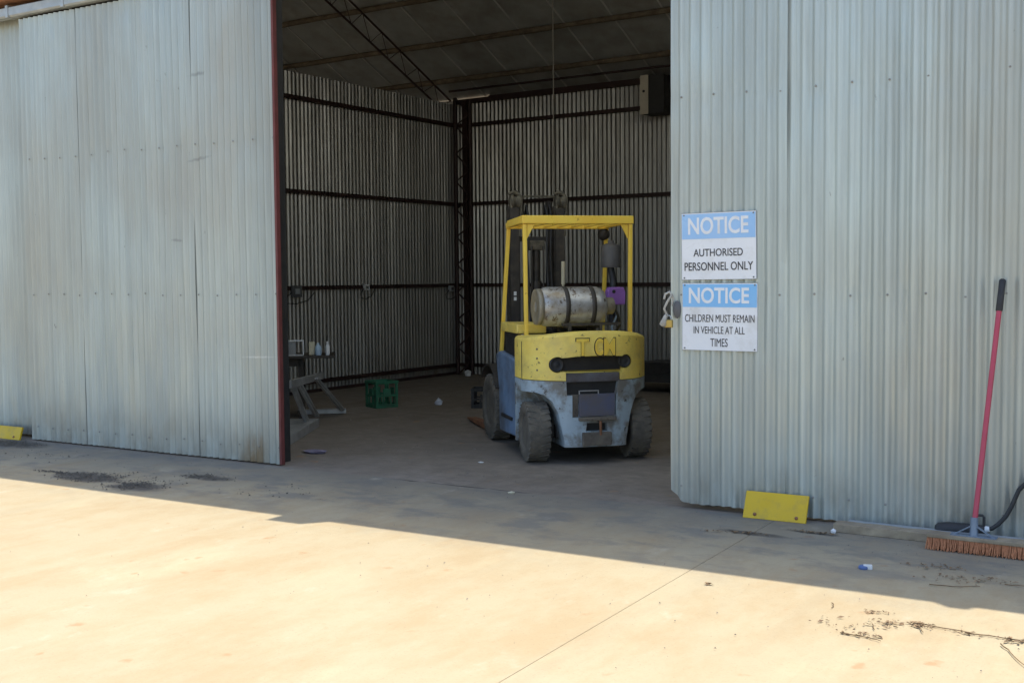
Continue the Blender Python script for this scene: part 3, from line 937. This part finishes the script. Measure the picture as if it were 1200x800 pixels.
# mast
ms = MB()
for sg in (-1, 1):
    l = sg * .235
    ms.box(l - .048, l + .048, 1.66, 1.68, .08, 2.30).box(l - .048 * sg - .008, l - .048 * sg + .008, 1.58, 1.66, .08, 2.30).box(l - .045, l + .045, 1.56, 1.579, .08, 2.28)
mast = ms.build('mast', M['mast'], FK)
m = MB()
for sg in (-1, 1): m.box(sg * .165 - .02, sg * .165 + .02, 1.70, 1.78, .12, 2.36)
m.build('inner_mast', M['mast'], mast)
for z, hh in ((.30, .08), (1.05, .07), (1.95, .05)): MB().box(-.28, .28, 1.682, 1.70, z, z + hh).build('cross_member', M['mast'], mast)
MB().box(-.26, .28, 1.625, 1.65, 2.39, 2.41).build('top_beam', M['grease'], mast)
cy = MB().tube([(.0, 1.62, .12), (.0, 1.62, 1.55)], .055, 12).tube([(0, 1.62, 1.55), (0, 1.62, 1.93)], .035, 12).build('lift_cylinder', M['mast'], mast)
MB().box(-.085, .085, 1.57, 1.67, 1.86, 1.96).build('cylinder_head', M['grease'], cy, bevel=.02)
for l in (-.06, .06): MB().tube([(l, 1.56, .3), (l, 1.56, 1.9)], .010, 6).build('lift_chain', M['mast'], mast)
for l in (-.215, .255):
    m = MB().lathe([(.072, -.05), (.078, -.03), (.055, -.01), (.055, .01), (.078, .03), (.072, .05)], (l, 1.62, 2.345), (1, 0, 0), 14)
    m.box(l - .05, l + .05, 1.60, 1.645, 2.24, 2.36)
    m.tube([(l - .04, 1.57, 2.05), (l - .05, 1.575, 2.36), (l - .02, 1.60, 2.43), (l + .04, 1.66, 2.42), (l + .05, 1.70, 2.2)], .013, 6)
    m.tube([(l + .03, 1.56, 2.0), (l + .06, 1.57, 2.38), (l + .02, 1.62, 2.455), (l - .03, 1.70, 2.36)], .011, 6)
    m.tube([(l - .07, 1.60, 2.42), (l - .02, 1.59, 2.44), (l + .05, 1.6, 2.40)], .018, 6).build('chain_sheave', M['grease'], mast)
m = MB().box(-.014, .014, 1.557, 1.559, 1.41, 1.45).box(-.014, .014, 1.557, 1.559, 1.36, 1.395)
m.build('warning_label', M['white'], mast, loc=(-.235, 0, 0))
for (l, r_) in ((-.10, .012), (.10, .012), (.14, .009)):
    MB().tube([(l, 1.55, .5), (l + .02, 1.545, 1.2), (l - .01, 1.55, 1.8), (l + .01, 1.57, 2.2), (l, 1.62, 2.31), (l, 1.70, 2.1)], r_, 6).build('hydraulic_hose', M['rubber'], mast)
for sg in (-1, 1): MB().tube([(sg * .33, 1.30, .75), (sg * .30, 1.45, .9), (sg * .26, 1.57, 1.0)], .03, 8).build('tilt_cylinder', M['mast'], mast)
# carriage, load guard and forks
cg = MB().box(-.48, .48, 1.80, 1.85, .10, .17).box(-.48, .48, 1.80, 1.85, .42, .50).box(-.25, -.2, 1.80, 1.85, .17, .42).box(.2, .25, 1.80, 1.85, .17, .42).build('carriage', M['mast'], FK)
for sg in (-1, 1):
    f = MB().prism([(1.855, .62), (1.895, .62), (1.895, .09), (2.95, .035), (2.95, .02), (1.88, .012), (1.855, .03)], sg * .40 - .05, sg * .40 + .05, 'x')
    f.build('fork', M['rust'], FK)

# wheels
def wheel(l, a, r_, wdt, steer=0):
    h = wdt / 2
    m = MB()
    prof = [(r_ * .56, -h * .82), (r_ * .62, -h), (r_ * .86, -h), (r_ * .94, -h * .9), (r_ * .97, -h * .6), (r_ * .97, h * .6), (r_ * .94, h * .9), (r_ * .86, h), (r_ * .62, h), (r_ * .56, h * .82)]
    m.lathe(prof, (0, 0, 0), (1, 0, 0), 36)
    nl = 26
    for k in range(nl):
        for sg in (-1, 1):
            q = 2 * math.pi * (k + (.5 if sg > 0 else 0)) / nl
            mm = Matrix.Rotation(q, 4, 'X') @ Matrix.Translation((0, 0, r_ * .955)) @ Matrix.Rotation(sg * R(18), 4, 'Z')
            m.box(min(sg * .012, sg * h * .97), max(sg * .012, sg * h * .97), -.020, .020, -.03, r_ * .028, mm)
    w_ = m.build('wheel', M['tyre'], FK, loc=(l, a, r_ * 1.0), rot=(0, 0, steer), bevel=0)
    sg = -1 if l < 0 else 1
    rm = MB().lathe([(r_ * .57, -h * .8), (r_ * .58, h * .78), (r_ * .53, h * .84), (r_ * .50, h * .6), (r_ * .40, h * .45), (r_ * .26, h * .5), (r_ * .24, h * .75), (r_ * .12, h * .8), (0, h * .8)], (0, 0, 0), (sg, 0, 0), 24)
    for k in range(5):
        q = 2 * math.pi * k / 5
        rm.lathe([(.012, 0), (.012, .015), (0, .016)], (sg * h * .46, r_ * .34 * math.cos(q), r_ * .34 * math.sin(q)), (sg, 0, 0), 6)
    rm.build('rim', M['rim'], w_)
    return w_


wheel(-.462, 0, .262, .195, R(-3))
wheel(.448, 0, .262, .185, R(-3))
wheel(-.455, 1.42, .325, .19)
wheel(.455, 1.42, .325, .19)


# ------------------------------------------------------------------ broom, tool, plank by the right door
br = empty('broom', (-1.35, 6.86, 0), R(1))
tag(br, 'wide yard broom with red handle and orange bristles leaning on the right door', 'broom')
top = Vector((.060, .36, 1.56))
bot_ = Vector((-.015, .0, .14))
MB().tube([bot_, bot_.lerp(top, .88)], .0155, 12).build('handle', M['redhandle'], br)
MB().tube([bot_.lerp(top, .868), bot_.lerp(top, .872), bot_.lerp(top, .995), top], [.017, .02, .019, .012], 12).build('grip', M['rubber'], br)
hd = MB().box(-.27, .34, -.045, .045, .068, .092).build('head_block', M['timber'], br, bevel=.006)
m = MB()
for k in range(150):
    for j in range(6):
        cx = -.264 + .598 * k / 149 + random.uniform(-.004, .004)
        cy = -.038 + .0152 * j
        lean = (j - 2.5) * .010 - .004
        m.tube([(cx, cy, .072), (cx + random.uniform(-.012, .012), cy + lean + random.uniform(-.005, .005), random.uniform(.001, .012))], [.0018, .0024], 4, False)
m.box(-.262, .332, -.034, .034, .016, .068)
o = m.build('bristles', M['bristle'], br)
o['kind'] = 'stuff'
m = MB().tube([(-.015, 0, .085), bot_ + Vector((0, .01, .06))], [.024, .021], 12)
m.bar((-.015, 0, .16), (-.12, 0, .096), .02, .006).bar((-.015, 0, .16), (.09, 0, .096), .02, .006)
m.box(-.14, .11, -.03, .03, .0925, .098)
m.build('bracket', M['bracket'], br)

tl = empty('hand_tool', FP(5.60, -.10, .055), TH)
tag(tl, 'black hand tool with loop handle lying at the foot of the right door', 'tool')
m = MB().lathe([(0, -.155), (.030, -.15), (.043, -.13), (.046, -.08), (.040, -.02), (.032, .06), (.022, .12), (.014, .14)], (0, 0, 0), (1, 0, .12), 14)
m.build('body', M['rubber'], tl)
MB().tube([(.075, 0, .03), (.075, 0, .085), (.083, 0, .095), (.118, 0, .095), (.126, 0, .085), (.126, 0, .03)], .008, 8).build('loop_handle', M['rubber'], tl)
MB().lathe([(.016, 0), (.02, .01), (.016, .03)], (.128, 0, .014), (1, 0, .1), 8).build('collar', M['white'], tl)
MB().tube([(.135, 0, .017), (.17, 0, .022), (.205, .01, .05), (.245, .02, .10), (.275, .03, .165), (.31, .035, .26), (.40, .035, .36), (.55, .03, .40)], .013, 8).build('cable', M['rubber'], tl)

pk = empty('timber_plank', FP(4.88, -.25, 0), R(1.2))
tag(pk, 'weathered timber plank on the ground behind the broom', 'plank')
m = MB()
k = 14
vs, fs = [], []
for q in range(k + 1):
    xx = 1.15 * q / k
    j = .012 * noise.noise(Vector((xx * 9, 1, 1)))
    vs += [(xx, -.05 + j, .001), (xx, -.045 - j, .052 + j), (xx, .05 + j, .056 - j), (xx, .055, .001)]
for q in range(k): fs += [(q * 4 + a, q * 4 + (a + 1) % 4, q * 4 + 4 + (a + 1) % 4, q * 4 + 4 + a) for a in range(4)]
fs += [(0, 1, 2, 3), (k * 4 + 3, k * 4 + 2, k * 4 + 1, k * 4)]
m.add(vs, fs)
m.build('plank', M['timber'], pk, bevel=.004)
MB().box(.05, 1.1, .062, .15, .03, .045).build('thin_batten', M['zinc'], pk, bevel=.003)

# ------------------------------------------------------------------ inside: bench with things on it
bn = empty('workbench', (-9.0, 9.35, 0), R(42))
tag(bn, 'dark timber workbench inside the shed against the left side', 'workbench')
# local x runs towards the back right, y towards the left wall
BZ = .735
MB().box(-1.3, .38, -.05, .55, BZ - .03, BZ).build('bench_top', M['benchtop'], bn, bevel=.004)
for (a, b) in ((-1.2, 0), (.0, .05), (-1.2, .5), (.0, .5)):
    MB().box(a - .03, a + .03, b - .03, b + .03, 0, BZ - .031).build('leg', M['benchtop'], bn)
MB().box(-1.2, .0, .02, .05, BZ - .12, BZ - .031).build('apron_rail', M['benchtop'], bn)


def on_bench(x_, y_):
    v = Matrix.Rotation(R(42), 4, 'Z') @ Vector((x_, y_, BZ + .001))
    return (v.x - 9.0, v.y + 9.35, v.z)


bx = empty('wire_basket', on_bench(-.06, .06), R(42))
tag(bx, 'pale wire basket on the workbench nearest the door edge', 'basket')
for z in (.005, .165):
    MB().tube([(-.09, -.08, z), (.09, -.08, z), (.09, .08, z), (-.09, .08, z), (-.09, -.08, z)], .006, 6).build('rim_wire', M['white'], bx)
for (a, b) in ((-.09, -.08), (.09, -.08), (.09, .08), (-.09, .08)):
    MB().tube([(a, b, .005), (a, b, .165)], .006, 6).build('corner_wire', M['white'], bx)
MB().box(-.085, .085, -.075, .075, .006, .012).build('tray', M['clear'], bx)
MB().box(-.07, .01, -.06, .05, .013, .15).build('inner_box', M['clear'], bx)
jg = MB().box(-.035, .035, -.03, .03, 0, .15).build('jug', M['cream'], None, .012, on_bench(.125, .08), (0, 0, R(42)))
tag(jg, 'cream plastic jug on the workbench beside the pale blue bottle', 'jug')
bt = MB().lathe([(.034, 0), (.038, .01), (.038, .08), (.03, .105), (.015, .12), (.015, .14), (0, .14)], (0, 0, 0), n=16).build('bottle', M['ltblue'], None, 0, on_bench(.195, .03))
tag(bt, 'pale blue bottle on the workbench between jug and white bottle', 'bottle')
b2 = MB().lathe([(.022, 0), (.025, .01), (.025, .10), (.012, .125), (.012, .155), (0, .155)], (0, 0, 0), n=16).build('bottle', M['white'], None, 0, on_bench(.30, .02))
tag(b2, 'small white bottle standing alone at the far end of the workbench', 'bottle')
dk = MB().box(-.09, .09, -.06, .06, 0, .2).box(-.05, -.01, -.02, .02, .2, .28).build('dark_can', M['black'], None, .01, on_bench(-.30, .34), (0, 0, R(30)))
tag(dk, 'black can at the back of the workbench behind the basket', 'can')

# aluminium stand
sd = empty('metal_stand', (0, 0, 0))
tag(sd, 'dull aluminium stand with sloping legs on the floor below the workbench', 'stand')
m = MB()
A = Vector((-7.75, 7.86, .0))
B = Vector((-8.50, 9.10, .0))
back_ = Vector((-.86, -.50, 0)).normalized()
dirn = (B - A).normalized()
m.add([A, B, B + back_ * .75, A + back_ * .75, A + Vector((0, 0, .09)), B + Vector((0, 0, .09)), B + back_ * .75 + Vector((0, 0, .09)), A + back_ * .75 + Vector((0, 0, .09))],
      [(3, 2, 1, 0), (4, 5, 6, 7), (0, 1, 5, 4), (1, 2, 6, 5), (2, 3, 7, 6), (3, 0, 4, 7)])
m.build('base_platform', M['alu'], sd, bevel=.006)
C2 = Vector((-9.08, 10.18, .03))
MB().bar(C2, C2 + back_ * .55 - dirn * .12, .10, .05).build('foot', M['alu'], sd)
MB().bar(Vector((-8.22, 8.38, .53)), Vector((-8.92, 9.62, .50)), .035, .075).build('top_rail', M['alu'], sd)
for (q0, q1) in (((-8.72, 9.30, .50), (-9.06, 10.10, .05)), ((-8.42, 8.72, .51), (-8.66, 9.24, .09)), ((-8.30, 8.50, .52), (-8.44, 8.85, .09))):
    a, b = Vector(q0), Vector(q1)
    MB().bar(a, b, .05, .02).build('leg', M['alu'], sd)
    off = dirn * .07
    MB().bar(a - off, b - off, .03, .02).build('leg', M['alu'], sd)

# ------------------------------------------------------------------ crates and other things on the floor
def crate(name, label, loc, rz, wd, dp, ht, mat):
    o = empty(name, loc, rz)
    tag(o, label, 'crate')
    x0, x1, y0, y1 = -wd / 2, wd / 2, -dp / 2, dp / 2
    t = .012
    MB().box(x0 + t, x1 - t, y0 + t, y1 - t, .01, .022).build('floor_panel', mat, o)
    for (ax, e0, e1, f) in (('y', x0, x1, y0), ('y', x0, x1, y1 - t), ('x', y0 + t + .001, y1 - t - .001, x0), ('x', y0 + t + .001, y1 - t - .001, x1 - t)):
        m = MB()
        def rect(u0, u1, z0, z1):
            if ax == 'y': m.box(u0, u1, f, f + t, z0, z1)
            else: m.box(f, f + t, u0, u1, z0, z1)
        L = e1 - e0
        rect(e0, e1, 0, .045)
        rect(e0, e1, ht * .42, ht * .50)
        rect(e0, e1, ht - .035, ht)
        rect(e0, e0 + .035, .0451, ht * .4199)
        rect(e1 - .035, e1, .0451, ht * .4199)
        rect(e0, e0 + .035, ht * .5001, ht - .0351)
        rect(e1 - .035, e1, ht * .5001, ht - .0351)
        for k in (1, 2):
            c = e0 + L * k / 3
            rect(c - .012, c + .012, .0451, ht * .4199)
        rect(e0 + L * .33, e0 + L * .67, ht * .5001, ht * .72)
        rect(e0 + L * .2, e0 + L * .215, ht * .7, ht - .0351) if False else None
        m.build('side', mat, o)
    m = MB()
    for (a, b, c, d) in ((x0 - .008, x1 + .008, y0 - .008, y0 - .0005), (x0 - .008, x1 + .008, y1 + .0005, y1 + .008), (x0 - .008, x0 - .0005, y0, y1), (x1 + .0005, x1 + .008, y0, y1)):
        m.box(a, b, c, d, ht - .03, ht - .005)
    m.build('rim_band', mat, o)
    return o


crate('milk_crate', 'green plastic milk crate standing on the dirt floor', (-9.13, 10.90, 0), R(66), .30, .30, .33, M['green'])
crate('black_crate', 'black plastic crate on the floor in front of the forklift forks', (-7.98, 11.52, 0), R(28), .34, .30, .24, M['tarp'])

tr = empty('low_trolley', (-6.9, 14.3, 0))
tag(tr, 'low black covered trolley against the back wall right of the forklift', 'trolley')
m = MB()
vs, fs = [], []
K, L = 16, 7
for i in range(K + 1):
    for j in range(L + 1):
        u, v = i / K, j / L
        vs.append((-1.0 + 2.3 * u, -.35 + .8 * v, .40 + .05 * noise.noise(Vector((u * 6, v * 4, 2))) - .12 * (abs(2 * v - 1) ** 6) - .10 * (abs(2 * u - 1) ** 8)))
for i in range(K):
    for j in range(L): fs.append((i * (L + 1) + j, (i + 1) * (L + 1) + j, (i + 1) * (L + 1) + j + 1, i * (L + 1) + j + 1))
m.add(vs, fs, True)
m.build('cover', M['tarp'], tr)
MB().box(-.98, 1.28, -.33, .43, .15, .29).build('bed', M['black'], tr, bevel=.01)
for (a, b) in ((-.8, -.25), (1.1, -.25), (-.8, .35), (1.1, .35)):
    MB().lathe([(.075, -.025), (.075, .025)], (a, b, .075), (0, 1, 0), 14).build('wheel', M['rubber'], tr)

cb = empty('wall_cabinet', (-7.56, 15.0, 3.92))
tag(cb, 'beige cabinet high on the back wall beside the right door edge', 'cabinet')
MB().box(-.07, .06, -.01, .0, 0, .56).build('front_panel', M['plybox'], cb, bevel=.003)
MB().box(-.065, .30, .001, .34, .01, .55).build('casing', M['black'], cb, bevel=.004)  # coloured black to stand in for the cabinet's shaded side
MB().lathe([(.02, 0), (.018, .012), (0, .014)], (-.01, -.011, .33), (0, -1, 0), 10).build('latch', M['black'], cb)

rp = MB().tube([(-7.89, 13.0, 5.55), (-7.885, 13.0, 4.2), (-7.90, 13.0, 1.2)], .008, 6).build('rope', M['rope'])
tag(rp, 'thin pale rope hanging from the roof behind the forklift', 'rope')

# sockets and wiring on the left partition wall
for (y_, z_, nm, lb, mt, sz) in ((12.94, 1.46, 'power_socket', 'pale power socket on the middle rail of the left inner wall', 'white', .05),
                                 (11.48, 1.42, 'switch_box', 'dark grey switch box on the left inner wall nearest the doorway', 'filter', .09),
                                 (15.05, 1.41, 'power_socket', 'grey power socket beside the corner column', 'zinc', .055)):
    o = empty(nm, (XW + .075, y_, z_))
    tag(o, lb, 'socket' if 'socket' in nm else 'switch box')
    MB().box(0, .045, -sz, sz, -sz * .9, sz * .9).build('casing', M[mt], o, bevel=.008)
    MB().box(.046, .05, -sz * .5, sz * .5, -sz * .4, sz * .4).build('face', M['filter' if mt != 'filter' else 'zinc'], o)
    MB().tube([(.02, -sz, -.02), (.02, -sz * 2.6, -.09), (.02, -sz * 2.2, -.16), (.02, 0, -.17), (.02, sz * 2.4, -.13), (.02, sz * 4, -.02)], .007, 6).build('cable', M['rubber'], o)

# ------------------------------------------------------------------ litter
def scrap(name, label, cat, loc, r_, mat, h=.02, seed=0):
    m = MB()
    n = 9
    vs = [(0, 0, h)] + [(r_ * (1 + .5 * noise.noise(Vector((q, seed, 1)))) * math.cos(2 * math.pi * q / n), r_ * .7 * math.sin(2 * math.pi * q / n), h * .5 * (1 + noise.noise(Vector((q * 2.3, seed, 5))))) for q in range(n)]
    vs += [(v[0] * .8, v[1] * .8, .001) for v in vs[1:]]
    m.add(vs, [(0, 1 + q, 1 + (q + 1) % n) for q in range(n)] + [(1 + q, 1 + n + q, 1 + n + (q + 1) % n, 1 + (q + 1) % n) for q in range(n)] + [tuple(range(2 * n, n, -1))])
    return tag(m.build(name, mat, None, loc=loc), label, cat)


scrap('paper_scrap', 'crumpled pale paper on the dirt floor between crate and forklift', 'paper', (-8.65, 11.43, 0), .06, M['paper'], .09, 1)
scrap('paper_scrap', 'white scrap at the foot of the corner column', 'paper', (-10.75, 15.0, 0), .06, M['white'], .10, 2)
scrap('wrapper', 'mauve wrapper lying just inside the left door edge', 'wrapper', (-7.27, 7.72, 0), .13, M['purplescrap'], .03, 3)
scrap('paper_scrap', 'small white scrap on the floor left of the rear wheel', 'paper', (-5.62, 8.02, 0), .03, M['white'], .012, 4)
scrap('paper_scrap', 'white scrap beside the end of the timber plank', 'paper', (-2.20, 6.93, 0), .018, M['white'], .03, 5)
scrap('stone_chip', 'pale stone chip on the apron at the end of the crack', 'stone', (-4.62, 6.98, 0), .03, M['cream'], .02, 6)
cp = empty('litter_piece', (-1.79, 6.166, 0), R(20))
tag(cp, 'blue and white piece of plastic on the shaded concrete near the broom', 'litter')
MB().lathe([(.026, 0), (.028, .006), (.026, .016), (.018, .02), (0, .021)], (0, 0, 0), n=16).build('cap', M['bluecap'], cp)
MB().box(-.002, .045, -.018, .012, .0, .024).build('liner', M['white'], cp, bevel=.004)

# twigs in the sun, one by one the larger ones
TW = [[(-1.08, 5.27), (-.98, 5.285), (-.86, 5.28), (-.70, 5.31)], [(-1.30, 5.30), (-1.18, 5.29), (-1.06, 5.28)], [(-.91, 5.18), (-.86, 5.09), (-.78, 4.94)],
      [(-1.46, 5.18), (-1.43, 5.10)], [(-1.28, 5.25), (-1.235, 5.17)], [(-1.55, 4.98), (-1.42, 4.98), (-1.36, 4.95)], [(-1.40, 6.0), (-1.30, 6.02), (-1.18, 6.10)], [(-1.72, 5.42), (-1.70, 5.34)], [(-1.08, 6.2), (-.98, 6.22)]]
WH = ['long thin twig running off the right edge in the sun', 'dry twig lying along the middle of the sunny leaf litter', 'bent twig nearest the bottom right corner', 'short stub of twig at the left of the sunny litter',
      'short dark twig beside the densest leaf litter', 'thin pale twig at the lower left of the sunny litter', 'slender twig in the shade in front of the broom', 'tiny upright twig just past the shadow edge', 'dark twig in the shade at the right edge']
for q, (p, lb) in enumerate(zip(TW, WH)):
    pts = [(a, b, .006 + .004 * random.random()) for a, b in p]
    pts2 = []
    for a, b in zip(pts, pts[1:]):
        for k in range(3):
            v = Vector(a).lerp(Vector(b), k / 3)
            pts2.append(v + Vector((random.uniform(-.006, .006), random.uniform(-.006, .006), 0)))
    pts2.append(Vector(pts[-1]))
    tag(MB().tube(pts2, [.0030 * (1 - .5 * k / len(pts2)) for k in range(len(pts2))], 5).build('twig', M['drygrass']), lb, 'twig', 'fallen twigs on the apron')


def litter(name, label, cat, spots, mat, size, flat=True, seed=1):
    rnd = random.Random(seed)
    m = MB()
    for (cx, cy, rx, ry, ang, cnt) in spots:
        ca, sa = math.cos(ang), math.sin(ang)
        for _ in range(cnt):
            u, v = rnd.gauss(0, .45), rnd.gauss(0, .45)
            if u * u + v * v > 1.2: continue
            if not flat and noise.noise(Vector((cx * 3 + u * rx * 9, cy + v * ry * 9, 2))) + .35 * noise.noise(Vector((u * rx * 30, v * ry * 30, cx))) < -.08: continue
            u += .25 * noise.noise(Vector((v * 4, cx, 0)))
            px, py = cx + ca * u * rx - sa * v * ry, cy + sa * u * rx + ca * v * ry
            z_ = rnd.uniform(.001, .006)
            s_ = size * rnd.choice((.4, .6, .8, 1, 1.5))
            q = rnd.uniform(0, 6.28)
            d = Vector((math.cos(q), math.sin(q), rnd.uniform(-.15, .25)))
            e = Vector((-d.y, d.x, rnd.uniform(-.3, .3)))
            p = Vector((px, py, z_ + .004))
            if flat:
                m.add([p - d * s_, p + e * s_ * .35 + Vector((0, 0, .004)), p + d * s_, p - e * s_ * .35], [(0, 1, 2, 3)])
            else:
                m.add([p - d * s_, p + d * s_ * .8 + e * s_ * .4, p - e * s_ * .9, p + Vector((0, 0, s_ * .8))], [(0, 1, 3), (1, 2, 3), (2, 0, 3), (0, 2, 1)])
    o = m.build(name, mat)
    return tag(o, label, cat, kind='stuff')


litter('leaf_litter', 'dry leaf and bark litter scattered on the sunny concrete', 'litter',
       [(-1.27, 5.27, .07, .05, .2, 60), (-1.40, 5.24, .18, .08, .3, 45), (-1.02, 5.28, .26, .05, .1, 34), (-.87, 5.26, .08, .04, .2, 30), (-1.55, 5.12, .2, .12, .2, 30), (-1.48, 5.0, .12, .04, .2, 28), (-1.5, 5.38, .08, .02, .2, 24),
        (-1.22, 6.2, .3, .1, .3, 60), (-1.45, 6.4, .2, .06, .2, 40), (-2.37, 5.43, .03, .015, .4, 10), (-2.7, 6.62, .25, .03, .3, 60), (-2.32, 6.86, .16, .03, .05, 60)], M['leaf'], .013, True, 4)
litter('dirt_crumbs', 'dark dirt and leaf crumbs in patches before the left door', 'dirt',
       [(-7.95, 5.80, .42, .22, .1, 900), (-7.30, 5.74, .32, .2, .5, 800), (-7.12, 6.28, .30, .12, .1, 350), (-7.6, 5.95, .7, .3, .2, 150), (-10.25, 6.60, .45, .16, .1, 900), (-8.4, 5.78, .25, .06, .1, 300), (-6.2, 6.1, .5, .3, .1, 60), (-9.3, 6.3, .8, .3, .1, 90)], M['gravel'], .0075, False, 5)
litter('floor_debris', 'scattered debris and stones on the dirt floor', 'debris',
       [(-6.4, 8.4, 1.2, .9, .2, 90), (-8.2, 9.8, 1.6, 1.0, .5, 80), (-7.4, 7.9, .4, .2, .1, 40), (-5.2, 7.5, .9, .25, .04, 60), (-9.5, 13.5, 1.5, 1.5, 0, 60), (-3.9, 7.6, .5, .3, 0, 30)], M['crumb'], .008, False, 6)

litter('grit', 'loose grit and small stones strewn thinly over the concrete apron', 'grit',
       [(-4.5, 5.0, 4.5, 1.6, .05, 200), (-2.4, 4.6, 2.2, 1.2, .05, 90), (-6.5, 6.3, 3.5, .6, .04, 200), (-2.0, 6.6, 1.6, .4, .05, 160), (-4.0, 6.9, 1.5, .15, .04, 160), (-8.8, 6.85, 1.6, .07, .04, 200), (-2.0, 7.1, 1.2, .06, .04, 120)], M['crumb'], .0042, False, 9)
